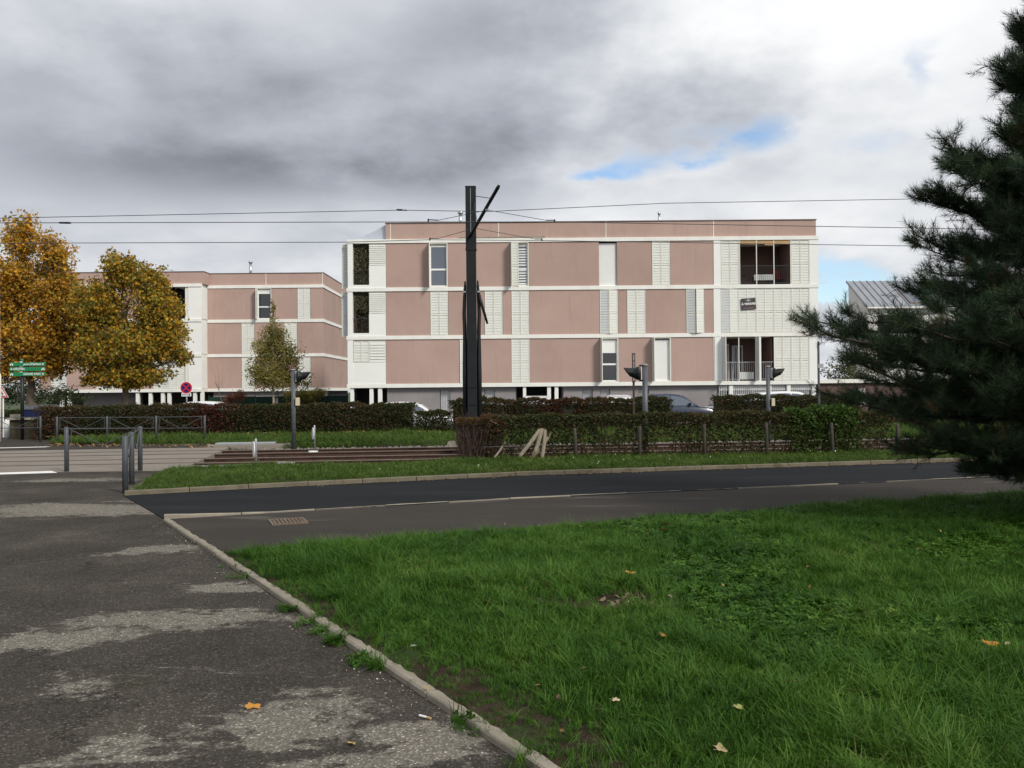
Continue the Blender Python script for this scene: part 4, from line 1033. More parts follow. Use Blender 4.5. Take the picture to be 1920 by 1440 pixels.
for u, v, yl, lab in ((753, 393.6, yn, 'pale section insulator on the topmost overhead wire'), (121, 417.8, yn, 'small dark splice on the middle overhead wire over the plane trees')):
    p = on(u, v, yl); t = thing('wire_splice', lab, 'insulator', p)
    MB().tube([p - TDIR * .14, p - TDIR * .1, p + TDIR * .02], [.012, .024, .024], 8).build('splice_sleeve', 'black', t)
    MB().tube([p + TDIR * .021, p + TDIR * .13, p + TDIR * .16], [.026, .024, .012], 8).build('splice_body', 'steel' if u > 500 else 'mast', t)

# ---- tram signals
def signal(u, vtop, Y, side, label, box):
    p = at(u, vtop, Y); x, zt = p.x, p.z
    s = thing('tram_signal', label, 'signal', (x, Y, -.05), 'tram signals on grey poles')
    MB().tube([(x, Y, -.2), (x, Y, zt - .02)], .067, 16).build('signal_pole', 'pole', s, True)
    MB().tube([(x, Y, zt - .02), (x, Y, zt), (x, Y, zt + .025)], [.085, .085, .05], 16).build('pole_cap', 'concrete', s)
    zc = zt - .21
    MB().box(x + side * .10 - .008, x + side * .10 + .008, Y - .10, Y + .10, zc - .16, zc + .16).build('back_plate', 'white_sign', s)
    for dz in (-.2, .17): MB().box(min(x, x + side * .14), max(x, x + side * .14), Y - .03, Y + .03, zc + dz, zc + dz + .045).build('bracket', 'black', s)
    a, b = x + side * .112, x + side * .30
    n = 14; hs = MB(); pr = [(0, .17), (.06, .19), (.10, .175), (.15, .135), (.19, .125)]
    vs = []; fs = []
    for d, r_ in pr:
        for k in range(n):
            t = 2 * math.pi * k / n; sq = 1.0 / max(abs(math.cos(t)), abs(math.sin(t))) if d < .09 else 1.0
            sq = 1 + (sq - 1) * .55
            vs.append((a + side * d, Y + math.cos(t) * r_ * .85 * sq, zc + math.sin(t) * r_ * sq * .9))
    for i in range(len(pr) - 1):
        for k in range(n): fs.append((i * n + k, i * n + (k + 1) % n, (i + 1) * n + (k + 1) % n, (i + 1) * n + k))
    fs += [tuple(range(n)), tuple(range((len(pr) - 1) * n, len(pr) * n))]
    hs.add(vs, fs).build('signal_head', 'black', s)
    # visor: tube cut on a slant so that its roof reaches further than its floor
    vs = []; fs = []; n = 16
    for i in range(2):
        for k in range(n):
            t = 2 * math.pi * k / n; up = math.sin(t)
            d = .19 if i == 0 else .33 + .085 * up
            vs.append((a + side * d, Y + math.cos(t) * .115, zc + .02 + up * .115 - (0 if i == 0 else -.008)))
    for k in range(n): fs.append((k, (k + 1) % n, n + (k + 1) % n, n + k))
    MB().add(vs, fs).build('visor', 'black', s)
    MB().add([(a + side * .195, Y + math.cos(2 * math.pi * k / n) * .11, zc + .02 + math.sin(2 * math.pi * k / n) * .11) for k in range(n)], [tuple(range(n))]).build('lens', 'glass', s)
    if box:
        zb = at(u, box, Y).z
        MB().bbox(x + .075, x + .185, Y - .1, Y + .06, zb - .12, zb + .12, .01).build('junction_box', 'beige_box', s)
        MB().box(x + .06, x + .074, Y - .1, Y + .05, zb - .1, zb + .1).build('box_bracket', 'rail_rust', s)
    return s
signal(550, 693, 27.3, 1, 'tram signal pole on the verge with black lamp and beige box', 753)
signal(1209, 684, 21.95, -1, 'tram signal pole behind the front hedge, lamp turned towards the mast', None)
signal(1440, 687, 28.3, 1, 'tram signal pole in front of the white loggia end of the long block', 754)
p = at(1188, 690, 27.6)
nb = thing('narrow_sign_post', 'narrow dark upright sign strip beside the black tram signal lamp', 'sign', (p.x, 27.6, 0))
z_ = lambda v: at(1188, v, 27.6).z
MB().box(p.x - .03, p.x + .03, 27.6, 27.66, -.1, z_(716)).build('post', 'rail_rust', nb)
MB().bbox(p.x - .052, p.x + .052, 27.57, 27.6, z_(717), z_(662), .006).build('strip_panel', 'plum', nb)
for v0, v1 in ((665, 676), (678, 690), (706, 714)): MB().box(p.x - .026, p.x + .026, 27.562, 27.569, z_(v1), z_(v0)).build('pale_mark', 'concrete', nb)
p = at(1535, 705, 33); tp = thing('thin_pole', 'thin grey galvanised pole at the end of the long block', 'pole', (p.x, 33, 0))
MB().tube([(p.x, 33, -.1), (p.x, 33, at(1535, 640, 33).z)], .042, 10).build('pole_tube', 'pole', tp)
MB().box(p.x - .03, p.x + .16, 32.93, 33.0, at(1535, 690, 33).z, at(1535, 682, 33).z).build('pole_bracket', 'steel', tp)

# ---- green cycle signs
YS = 33.0; p = at(42, 823, YS); sg = thing('cycle_signpost', 'black post with three green cycle-route arrow boards', 'signpost', (p.x, YS, 0))
MB().tube([(p.x, YS, -.1), (p.x, YS, at(42, 676, YS).z)], .065, 14).build('post', 'black', sg, True)
MB().tube([(p.x, YS, at(42, 676, YS).z), (p.x, YS, at(42, 673, YS).z)], [.06, .03], 12).build('post_cap', 'green_sign', sg)
def cyclist(x, z, par):
    c = MB().disc((x - .035, z - .02), .028, YS - .112, YS - .108, 12).disc((x + .04, z - .02), .028, YS - .112, YS - .108, 12)
    c.slab_xz([(x - .035, z - .02), (x - .005, z + .04), (x + .03, z + .04), (x + .04, z - .02), (x + .02, z - .01), (x, z + .02)][::-1], YS - .1135, YS - .1095)
    c.build('cycle_symbol', 'white_sign', par)
for v, body, lft, sh in ((683, "pont d'Herbens", False, .25), (692, 'DÉCINES', True, 0), (701.5, 'GRAND PARC', False, 0)):
    z = at(54, v, YS).z; x0, x1 = at(20, v, YS).x, at(88, v, YS).x; hh = .068
    tipx = .05
    o = [(x0 + (0 if lft else 0), z - hh), (x1 - tipx, z - hh), (x1, z - hh * .4), (x1, z + hh * .4), (x1 - tipx, z + hh), (x0 + tipx, z + hh), (x0, z + hh * .4), (x0, z - hh * .4), (x0 + tipx, z - hh)][1:]
    bdd = MB().slab_xz(o, YS - .105, YS - .075).build('arrow_board', 'green_sign', sg)
    ax = x0 + .09 if lft else x1 - .09
    pts = [(ax - .04, z), (ax, z + .035), (ax, z + .012), (ax + .045, z + .012), (ax + .045, z - .012), (ax, z - .012), (ax, z - .035)] if lft else [(ax, z + .045), (ax - .035, z + .005), (ax - .012, z + .005), (ax - .012, z - .045), (ax + .012, z - .045), (ax + .012, z + .005), (ax + .035, z + .005)]
    MB().slab_xz(pts[::-1], YS - .112, YS - .108).build('arrow_symbol', 'white_sign', bdd)
    cyclist(x1 - .09 if lft else x0 + .09, z, bdd)
    text('lettering', body, .105, (x0 + .17 if lft else x1 - .16, YS - .109, z), 'white_sign', bdd, align='LEFT' if lft else 'RIGHT', shear=sh, weight=.002)
    MB().bbox(p.x - .05, p.x + .05, YS - .074, YS - .0, z + hh * .9, z + hh * .9 + .04, .004).build('board_clamp', 'white_sign', bdd)
# ---- no-stopping sign with its plate
YN = 40.0; p = at(350, 727, YN)
ns = thing('no_stopping_sign', 'round red and blue no-stopping sign above a small white plate', 'sign', (p.x, YN, 0))
MB().tube([(p.x, YN, -.1), (p.x, YN, p.z + .2)], .03, 10).build('post', 'steel', ns)
MB().disc((p.x, p.z), .285, YN - .055, YN - .035, 36).build('rim', 'white_sign', ns)
MB().disc((p.x, p.z), .262, YN - .059, YN - .0555, 36).build('red_disc', 'red_sign', ns)
MB().disc((p.x, p.z), .198, YN - .063, YN - .0595, 36).build('blue_disc', 'blue_sign', ns)
for k, a in ((0, 45), (1, -45)):
    m4 = Matrix.Translation((p.x, YN - .065 - k * .001, p.z)) @ Matrix.Rotation(R(a), 4, 'Y'); MB().box(-.21, .21, -.0005, .0005, -.03, .03, m4).build('red_bar', 'red_sign', ns)
zp = at(350, 740, YN).z
pt = MB().bbox(p.x - .22, p.x + .22, YN - .05, YN - .035, zp - .075, zp + .075, .012).build('plate', 'white_sign', ns)
text('lettering', 'SAUF', .10, (p.x - .09, YN - .052, zp), 'black', pt, weight=.002)
MB().box(p.x + .06, p.x + .17, YN - .053, YN - .0505, zp - .055, zp + .055).build('blue_square', 'blue_sign', pt)
wc = MB(); wc.disc((p.x + .105, zp - .015), .028, YN - .0555, YN - .0535, 10); wc.slab_xz([(p.x + .095, zp + .04), (p.x + .108, zp + .04), (p.x + .112, zp - .002), (p.x + .15, zp - .03), (p.x + .14, zp - .037), (p.x + .1, zp - .012)][::-1], YN - .056, YN - .0535)
wc.build('wheelchair_symbol', 'white_sign', pt)
# ---- crossing warning triangle and the pale lamp post at the edge of the view
YW = 36.0; p = at(5, 745, YW)
wt = thing('warning_sign', 'red-edged white triangular pedestrian warning sign on a thin pole', 'sign', (p.x, YW, 0))
MB().tube([(p.x + .02, YW, -.1), (p.x + .02, YW, p.z + .35)], .028, 8).build('post', 'white_sign', wt)
z0_, z1_ = at(5, 745.5, YW).z, at(5, 724, YW).z
for r_, y, k in ((1.0, -.05, 'white_sign'), (.93, -.054, 'red_sign'), (.66, -.058, 'white_sign')):
    cz = z0_ + (z1_ - z0_) / 3; hh = (z1_ - z0_) * r_
    MB().slab_xz([(p.x - hh * .577, cz - hh / 3), (p.x + hh * .577, cz - hh / 3), (p.x, cz + hh * 2 / 3)], YW + y, YW + y + .0035 + (.012 if r_ == 1 else 0)).build('triangle', k, wt)
wk = MB().disc((p.x, cz + .07), .022, YW - .062, YW - .0585, 10).slab_xz([(p.x - .03, cz + .04), (p.x - .08, cz - .06), (p.x - .05, cz - .06), (p.x - .01, cz - .0), (p.x + .04, cz - .06), (p.x + .07, cz - .06), (p.x + .03, cz + .04)], YW - .062, YW - .0585)
for i in range(4): wk.slab_xz([(p.x - .1 + i * .06, cz - .10), (p.x - .065 + i * .06, cz - .10), (p.x - .075 + i * .06, cz - .07), (p.x - .095 + i * .06, cz - .07)], YW - .062, YW - .0585)
wk.build('walker_symbol', 'black', wt)
YL = 32.0; p = at(-2, 812, YL)
lp = thing('lamp_post', 'tall pale cream lamp post at the very edge of the view', 'lamp post', (p.x, YL, 0))
MB().tube([(p.x, YL, -.05), (p.x, YL, at(0, 705, YL).z), (p.x, YL, at(0, 700, YL).z)], [.085, .085, .055], 14).build('lower_shaft', 'cream', lp, True)
MB().tube([(p.x, YL, at(0, 700, YL).z), (p.x, YL, at(0, 475, YL).z)], [.052, .042], 12).build('upper_shaft', 'white', lp, True)
MB().tube([(p.x, YL, at(0, 477, YL).z), (p.x - .5, YL, at(0, 470, YL).z)], [.04, .03], 10).build('bracket_arm', 'white', lp)
MB().bbox(p.x - 1.0, p.x - .48, YL - .12, YL + .12, at(0, 474, YL).z, at(0, 467, YL).z, .03).build('lamp_housing', 'steel', lp)

# ---- low wall, bin and post beside it
wl = thing('low_wall', 'low dark mossy wall with pale coping stones behind the signpost', 'wall', (at(48, 825, 33.8).x, 33.9, 0))
x0, x1 = at(20, 810, 33.7).x, at(84, 810, 33.7).x
MB().bbox(x0, x1, 33.6, 34.0, -.1, .72, .02).build('wall_body', 'stone_wall', wl)
n = 4
for i in range(n): MB().bbox(x0 - .05 + (x1 - x0 + .1) * i / n + .008, x0 - .05 + (x1 - x0 + .1) * (i + 1) / n - .008, 33.5, 34.1, .722, .80 + .01 * (i % 2), .015).build('coping_stone', 'kerb', wl)
MB().bbox(x0 + .02, x0 + .32, 33.6, 33.9, .815, .93, .01).build('coping_block', 'crossing', wl)
wb = thing('white_bollard', 'stout white bollard at the end of the low wall', 'bollard', (at(16, 822, 34.4).x, 34.4, 0)); x = at(16, 822, 34.4).x
MB().tube([(x, 34.4, -.05), (x, 34.4, .62), (x, 34.4, .74)], [.15, .16, .10], 14).build('bollard_body', 'white', wb, True)
MB().tube([(x, 34.4, .45), (x, 34.4, .52)], .165, 14).build('bollard_band', 'slab', wb)
xb = at(78, 780, 37.5).x
bn = thing('wheelie_bin', 'blue waste bin with grey lid at the end of the back hedge', 'bin', (xb, 37.5, 0))
MB().add([(xb - .5, 37.2, .1), (xb + .5, 37.2, .1), (xb + .5, 37.9, .1), (xb - .5, 37.9, .1), (xb - .58, 37.1, 1.05), (xb + .58, 37.1, 1.05), (xb + .58, 38.0, 1.05), (xb - .58, 38.0, 1.05)], [(0, 1, 5, 4), (1, 2, 6, 5), (2, 3, 7, 6), (3, 0, 4, 7), (0, 3, 2, 1)]).build('bin_body', 'bin_blue', bn)
MB().add([(xb - .62, 37.06, 1.051), (xb + .62, 37.06, 1.051), (xb + .62, 38.04, 1.051), (xb - .62, 38.04, 1.051), (xb - .5, 37.2, 1.2), (xb + .5, 37.2, 1.2), (xb + .5, 37.9, 1.24), (xb - .5, 37.9, 1.24)], [(0, 1, 5, 4), (1, 2, 6, 5), (2, 3, 7, 6), (3, 0, 4, 7), (4, 5, 6, 7)]).build('bin_lid', 'bin_lid', bn)
for sx in (-.38, .38): MB().tube([(xb + sx - .03, 37.35, .1), (xb + sx + .03, 37.35, .1)], .1, 12).build('bin_wheel', 'tyre', bn)

# ---- pedestrian barriers
def barrier(label, posts, spans, h, low, rp=.037, frame=True):
    b = thing('pedestrian_barrier', label, 'barrier', (posts[0][0], posts[0][1], 0), 'grey steel pedestrian barriers')
    for (x, y) in posts:
        MB().tube([(x, y, -.05), (x, y, h), (x, y, h + .015)], [rp, rp, rp * .5], 12).build('post', 'barrier', b, True)
    for (i, j) in spans:
        p, q = Vector((*posts[i], 0)), Vector((*posts[j], 0)); d = (q - p).normalized(); p = p + d * .10; q = q - d * .10
        up = Vector((0, 0, 1))
        for a in (p, q): MB().tube([a + up * low, a + up * (h - .03)], .010, 6).build('upright', 'barrier', b)
        MB().tube([p - d * .06 + up * (h - .03), q + d * .06 + up * (h - .03)], .013, 6).build('top_rail', 'barrier', b)
        if frame: MB().tube([p - d * .06 + up * low, q + d * .06 + up * low], .012, 6).build('lower_rail', 'barrier', b)
        m = (p + q) / 2 + up * low
        for a in (p, q): MB().tube([a + up * (h - .05), m], .010, 6).build('brace', 'barrier', b)
g2 = lambda u, v: tuple(gnd(u, v))[:2]
barrier('row of grey steel barriers between tram crossing and back hedge', [g2(107, 832), g2(201, 831.5), g2(293, 831), g2(384, 830)], [(0, 1), (1, 2), (2, 3)], .91, .50)
barrier('single grey steel barrier in front of the low mossy wall', [g2(-18, 829.5), g2(76, 828.5)], [(0, 1)], .90, .50)
barrier('angled grey steel barriers at the head of the worn path', [g2(125, 884), g2(263, 882.5), g2(247, 908), g2(235, 924.5)], [(0, 1), (1, 2), (2, 3)], .96, .56, .05, False)

# ---- little marker posts with round reflectors seen edge-on
for u, v0, v1, z0_, lab in ((480, 873, 822, .05, 'short galvanised marker post with edge-on disc beside the front grass strip'), (590, 838, 797, 0, 'short galvanised marker post with edge-on disc on the far verge')):
    p = gnd(u, v0, 0); zt = at(u, v1, p.y).z
    t = thing('marker_post', lab, 'marker post', (p.x, p.y, 0), 'short marker posts by the track')
    MB().tube([(p.x, p.y, -.1), (p.x, p.y, zt - .03), (p.x, p.y, zt)], [.027, .027, .015], 10).build('post', 'steel', t, True)
    n = 20; m4 = Matrix.Translation((p.x - .05, p.y, zt - .26)) @ Matrix.Rotation(R(112), 4, 'Z')
    vs = [m4 @ Vector((math.cos(2 * math.pi * i / n) * .19, y, math.sin(2 * math.pi * i / n) * .19)) for y in (-.008, .008) for i in range(n)]
    MB().add(vs, [tuple(range(n)), tuple(range(2 * n - 1, n - 1, -1))] + [(i, n + i, n + (i + 1) % n, (i + 1) % n) for i in range(n)]).build('disc', 'white_sign', t)
    MB().tube([(p.x, p.y, zt - .42), (p.x, p.y, zt - .40)], .034, 10).build('clamp', 'inox', t)
p = gnd(535, 875, .06)
t = thing('trackside_box', 'small grey concrete box with orange tag at the rail edge', 'box', (p.x, p.y, 0))
MB().add([(p.x - .19, p.y - .1, -.1), (p.x + .19, p.y - .1, -.1), (p.x + .19, p.y + .15, -.1), (p.x - .19, p.y + .15, -.1), (p.x - .17, p.y - .08, .165), (p.x + .18, p.y - .08, .15), (p.x + .18, p.y + .13, .15), (p.x - .17, p.y + .13, .165)], [(0, 1, 5, 4), (1, 2, 6, 5), (2, 3, 7, 6), (3, 0, 4, 7), (4, 5, 6, 7)]).build('box_body', 'concrete', t)
MB().box(p.x - .055, p.x + .06, p.y - .108, p.y - .098, .03, .10).build('orange_tag', 'awning', t)
p = gnd(588, 846, 0); t = thing('rail_fitting', 'small white bracket clipped to the far tram rail', 'fitting', (p.x, p.y, 0))
MB().box(p.x - .13, p.x + .13, p.y - .05, p.y - .02, -.045, .02).build('bracket_plate', 'white_sign', t); MB().box(p.x - .07, p.x + .07, p.y - .075, p.y - .0505, -.08, -.02).build('bracket_lug', 'white_sign', t)
p = gnd(847, 832, 0); t = thing('marker_stone', 'small tan stone marker on the gravel beside the verge', 'stone', (p.x, p.y, 0))
MB().add([(p.x - .17, p.y - .1, -.1), (p.x + .17, p.y - .1, -.1), (p.x + .16, p.y + .1, -.1), (p.x - .16, p.y + .1, -.1), (p.x - .1, p.y - .07, .09), (p.x + .11, p.y - .06, .10), (p.x + .1, p.y + .07, .10), (p.x - .1, p.y + .06, .08)], [(0, 1, 5, 4), (1, 2, 6, 5), (2, 3, 7, 6), (3, 0, 4, 7), (4, 5, 6, 7)]).build('stone_body', 'crossing', t)
p = gnd(470, 838, 0); t = thing('cable_trough', 'pale concrete cable trough with metal lid beside the verge', 'cable trough', (p.x, p.y, 0))
rot = Matrix.Translation((p.x, p.y, 0)) @ Matrix.Rotation(math.atan(.125), 4, 'Z')
MB().bbox(-1.3, 1.15, -.02, .5, -.2, .07, .01, rot).build('trough_body', 'crossing', t)
MB().bbox(-1.1, .72, .15, .52, .075, .125, .01, rot).build('trough_lid', 'steel', t)
for i, (u, v, w_, d_) in enumerate(((352, 879, .38, .2), (395, 877, .5, .2), (445, 876, .45, .16))):
    p = gnd(u, v, .05); rot = Matrix.Translation((p.x, p.y, 0)) @ Matrix.Rotation(R(8 * i - 5), 4, 'Z')
    o = MB().bbox(-w_, w_, -d_, d_, -.1, .085 + .008 * i, .015, rot).build('slate_slab', 'concrete')
    tag(o, ('broken grey slab at the corner of crossing and grass strip', 'flat grey slab edging the rails by the grass strip', 'flat grey slab beside the short marker post')[i], 'slab', 'grey slabs edging the rails')

# ---- drain grate in the footpath
p = gnd(540, 978.5, 0); t = thing('drain_grate', 'rusty iron drain grate set in the footpath', 'drain', (p.x, p.y, 0))
rot = Matrix.Translation((p.x, p.y, 0)) @ Matrix.Rotation(R(21), 4, 'Z')
MB().box(-.22, .22, -.24, .24, -.02, .004, rot).build('drain_bed', 'soil_bare', t)
MB().box(-.23, .23, -.25, -.215, 0, .016, rot).box(-.23, .23, .215, .25, 0, .016, rot).box(-.23, -.195, -.215, .215, 0, .016, rot).box(.195, .23, -.215, .215, 0, .016, rot).build('grate_frame', 'rust_grate', t)
for i in range(8): x = -.17 + i * .0486; MB().box(x - .014, x + .014, -.214, .214, .0, .0145, rot).build('grate_bar', 'rust_grate', t)

# ---- wire fence and stakes in front of the hedge
fy = lambda x: 20.32 + .11 * x
def on_fence(u):
    x = (u - 960) / FPX * 20.5
    for _ in range(5): x = (u - 960) / FPX * fy(x)
    return Vector((x + .0, fy(x), .08))
wf = thing('wire_fence', 'line of short wooden fence posts with slack wire along the front hedge', 'fence', on_fence(1320))
us = (1079, 1198, 1320, 1437, 1560, 1683)
tops_ = []
for u in us:
    p = on_fence(u); h_ = random.uniform(.70, .78); l = random.uniform(-.03, .03)
    t_ = p + Vector((l, 0, h_)); tops_.append(t_)
    MB().tube([p - Vector((0, 0, .2)), p + Vector((l * .6, 0, h_ * .6)), t_, t_ + Vector((0, 0, .012))], [.043, .042, .041, .03], 9).build('post', 'wood_dark', wf, True)
for a, b in zip(tops_[:-1], tops_[1:]):
    a = a - Vector((0, .045, .14)); b = b - Vector((0, .045, .12))
    MB().tube([a, a.lerp(b, .33) - Vector((0, 0, .05)), a.lerp(b, .66) - Vector((0, 0, .05)), b], .0022, 4).build('wire', 'mast', wf)
a = tops_[0] - Vector((0, .045, .14)); b = on_fence(1012) + Vector((0, -.05, .42)); c = on_fence(945) + Vector((0, -.02, .33)); d = on_fence(905) + Vector((0, 0, .32))
MB().tube([b, b.lerp(c, .5) - Vector((0, 0, .07)), c, d], .0026, 4).build('wire', 'steel', wf)
for (u0, v0, u1, v1, r_, lab) in ((972, 859, 1012, 806, .046, 'leaning wooden stake, the most slanted of the four propped together'), (999, 860, 1016, 805, .05, 'thick leaning stake second among the four propped together'),
                                  (1016, 862, 1022, 807, .045, 'steep pale stake with bright cut foot among the four propped together'), (1006, 852, 1033, 811, .036, 'thin stake leaning behind the other propped stakes'),
                                  (926, 860, 947, 829, .026, 'short thin stick leaning alone at the bare end of the front hedge')):
    x = (u0 - 960) / FPX * 20.2; y = fy(x) - (.28 if r_ > .04 else .12)
    a = at(u0, v0, y); a.z = max(a.z, .06); b = at(u1, v1, y + .35)
    t = thing('wooden_stake', lab, 'stake', a, 'wooden stakes leaning on the front hedge')
    d = (b - a).normalized()
    MB().tube([a, a.lerp(b, .12), a.lerp(b, .5) + Vector((.012, 0, 0)), b], [r_ * .55, r_, r_ * 1.05, r_ * .95], 9).build('shaft', 'wood', t, True)
    MB().tube([b, b + d * .006], r_ * .9, 9).build('cut_end', 'kerb', t)

# ---- green screen fence behind the back hedge
gf = thing('screen_fence', 'dark green screened fence in front of the further pink block', 'fence', (-11, 58, 0))
x0, x1 = at(392, 745, 58).x, at(652, 745, 58).x; n = 6
for i in range(n):
    a, b = x0 + (x1 - x0) * i / n, x0 + (x1 - x0) * (i + 1) / n
    MB().box(a + .03, b - .03, 58, 58.03, .05, 1.40 + .02 * (i % 2)).build('screen_panel', 'green_fence', gf)
for i in range(n + 1): x = x0 + (x1 - x0) * i / n; MB().tube([(x, 57.98, -.1), (x, 57.98, 1.5)], .03, 8).build('post', 'green_fence', gf)

# ---- parked cars
def car(label, x, y, heading, col, L=4.1, Wd=1.72, H=1.47, van=False):
    c = thing('parked_car', label, 'car', (x, y, 0), 'cars parked in front of the long block')
    m4 = Matrix.Translation((x, y, float(lot_z(x)))) @ Matrix.Rotation(heading, 4, 'Z')
    W2 = Wd / 2
    st = [(-.50, .80, .34, .50), (-.485, .92, .26, .60), (-.40, .99, .20, .645), (-.2, 1.0, .19, .635), (.05, 1.0, .19, .615), (.20, 1.0, .19, .600), (.34, .98, .20, .565), (.44, .93, .22, .50), (.485, .84, .26, .42), (.50, .70, .32, .36)]
    vs, fs = [], []; k = 10
    for fx, fw, zb, zt in st:
        w_ = W2 * fw; zb *= 1.0; zt *= H
        half = [(w_ * .86, zb), (w_ * .97, zb + .06), (w_, (zb + zt) / 2), (w_ * .975, zt - .07), (w_ * .90, zt)]
        for (yy, z) in half + [(-a, b) for a, b in reversed(half)]: vs.append(m4 @ Vector((fx * L, yy, z)))
    for i in range(len(st) - 1):
        for j in range(k): fs.append((i * k + j, i * k + (j + 1) % k, (i + 1) * k + (j + 1) % k, (i + 1) * k + j))
    fs += [tuple(range(k)), tuple(range(len(st) * k - 1, (len(st) - 1) * k - 1, -1))]
    MB().add(vs, fs).build('body', col, c, True)
    ro = [(-.475, .63), (-.44, .80 if not van else .86), (-.39, .93 if not van else .96), (-.28, .985), (-.12, 1.0), (.02, .975), (.10, .90), (.17, .76), (.245, .60)]
    belt = lambda f: .62 * H
    def sec(f, h, off=0.0):
        t = max(0.0, (h - .60) / .40); wb = W2 * .925 + off; wr = W2 * (.925 - .235 * t) + off
        return wb, wr
    vs, fs = [], []; k = 8
    for f, h in ro:
        wb, wr = sec(f, h); zt = h * H; zb = .585 * H
        half = [(wb, zb), (wb + (wr - wb) * .55, zb + (zt - zb) * .6), (wr + .02, zt - .05 * min(1, (h - .55) * 4)), (wr * .80, zt)]
        for (yy, z) in half + [(-a, b) for a, b in reversed(half)]: vs.append(m4 @ Vector((f * L, yy, z)))
    for i in range(len(ro) - 1):
        for j in range(k - 1): fs.append((i * k + j, i * k + j + 1, (i + 1) * k + j + 1, (i + 1) * k + j))
    fs += [tuple(range(k)), tuple(range(len(ro) * k - 1, (len(ro) - 1) * k - 1, -1))]
    MB().add(vs, fs).build('cabin', col, c, True)
    hh = lambda f: np.interp(f, [a for a, _ in ro], [b for _, b in ro])
    def pane(f0, f1, sgn):
        fsx = np.linspace(f0, f1, 5); lo, hi = [], []
        for f in fsx:
            h = hh(f); wb, wr = sec(f, h, .012); zb, zt = .585 * H, h * H
            def yat(z):
                t = (z - zb) / max(zt - zb, 1e-3)
                return wb + (wr - wb) * .55 * t / .6 if t < .6 else wb + (wr - wb) * .55 + (wr + .02 - wb - (wr - wb) * .55) * (t - .6) / .4
            z0, z1 = zb + .05, max(zb + .07, zt - .10)
            lo.append(m4 @ Vector((f * L, sgn * (yat(z0) + .004), z0))); hi.append(m4 @ Vector((f * L, sgn * (yat(z1) + .004), z1)))
        n = len(fsx); MB().add(lo + hi, [(i, i + 1, n + i + 1, n + i) for i in range(n - 1)]).build('side_window', 'glass_blue', c)
    for sgn in (1, -1):
        for f0, f1 in ((-.40, -.30), (-.285, -.085), (-.07, .19)): pane(f0, f1, sgn)
        mr = m4 @ Vector((.14 * L, sgn * (W2 + .02), .66 * H)); MB().tube([mr - Vector((0, 0, .06)), mr + Vector((0, 0, .06))], [.06, .08], 8).build('mirror', col if col != 'car_dark' else 'black', c)
        hl = [m4 @ Vector(q) for q in ((.455 * L, sgn * W2 * .90, .46 * H), (.485 * L, sgn * W2 * .55, .42 * H), (.493 * L, sgn * W2 * .55, .36 * H), (.478 * L, sgn * W2 * .88, .37 * H))]
        MB().add(hl, [(0, 1, 2, 3)]).build('headlight', 'inox', c)
        tl_ = [m4 @ Vector((-.497 * L, sgn * W2 * a, b * H)) for a, b in ((.86, .60), (.66, .60), (.68, .44), (.84, .44))]
        MB().add(tl_, [(0, 1, 2, 3)]).build('tail_light', 'lamp_red', c)
        for fx in (-.30, .31):
            a, b = m4 @ Vector((fx * L, sgn * (W2 - .2), .31)), m4 @ Vector((fx * L, sgn * (W2 + .01), .31))
            wlo = MB().tube([a, a.lerp(b, .1), a.lerp(b, .9), b], [.28, .31, .31, .28], 20).build('wheel', 'tyre', c, True)
            MB().tube([b, b + (b - a).normalized() * .012], [.20, .17], 16).build('rim', 'inox', wlo)
    for f0, f1, nm in ((.075, .235, 'windscreen'), (-.468, -.405, 'rear_window')):
        vs = []
        for f in (f0, f1):
            h = hh(f); wb, wr = sec(f, h); z = h * H
            for sgn in (-1, 1): vs.append(m4 @ Vector((f * L + (.008 if f0 > 0 else -.012), sgn * wr * .80, z + .012)))
        MB().add(vs, [(0, 1, 3, 2)]).build(nm, 'glass_blue', c)
    return c
cx = lambda u, Y: (u - 960) / FPX * Y
car('white hatchback parked behind the back hedge beside the mast', cx(775, 43), 43, 0, 'car_white', 4.0, 1.7, 1.38)
car('white car nose-on in front of the dark entrance of the long block', cx(1006, 46), 45.5, R(-90), 'car_white', 4.3, 1.84, 1.50)
car('white car hidden behind the back hedge, only its flat roof showing', cx(1160, 46), 45.8, R(-90), 'car_white', 4.0, 1.70, 1.46)
car('dark blue hatchback seen side-on through the gap in the back hedge', cx(1262, 42), 41.8, 0, 'car_blue', 4.1, 1.72, 1.50)
car('small dark car just ahead of the blue hatchback', cx(1372, 44.5), 44.5, R(168), 'car_silver', 3.8, 1.64, 1.42)
car('white people carrier parked in front of the white grilles', cx(1488, 43), 43, 0, 'car_white', 4.5, 1.8, 1.55, True)
car('white car behind the back hedge near the no-stopping sign', cx(405, 43), 43, 0, 'car_white', 4.0, 1.7, 1.50)

# ================================================================== VEGETATION
def leaf_quads(P, size, tint, up=0.3, fold=0.25, aspect=0.62):
    """folded leaf blades (two faces each) centred on P, tilted at random"""
    n = len(P); L = (RNG.uniform(.7, 1.25, n) * size)[:, None]
    a = RNG.normal(size=(n, 3)); a[:, 2] *= .6; a /= np.linalg.norm(a, axis=1, keepdims=True)
    nrm = RNG.normal(size=(n, 3)); nrm[:, 2] += up * 2; b = np.cross(nrm, a); b /= np.linalg.norm(b, axis=1, keepdims=True) + 1e-9
    nn = np.cross(a, b)
    base, tip = P - a * L * .5, P + a * L * .5
    l, r = P + b * L * aspect * .5 + nn * L * fold * .4 + a * L * .05, P - b * L * aspect * .5 + nn * L * fold * .4 + a * L * .05
    V = np.stack([base, l, tip, r], 1).reshape(-1, 3)
    i = (np.arange(n) * 4)[:, None]
    F_ = np.concatenate([i + np.array([[0, 2, 1]]), i + np.array([[0, 3, 2]])], 0)
    return V, F_, np.repeat(tint, 4, 0)
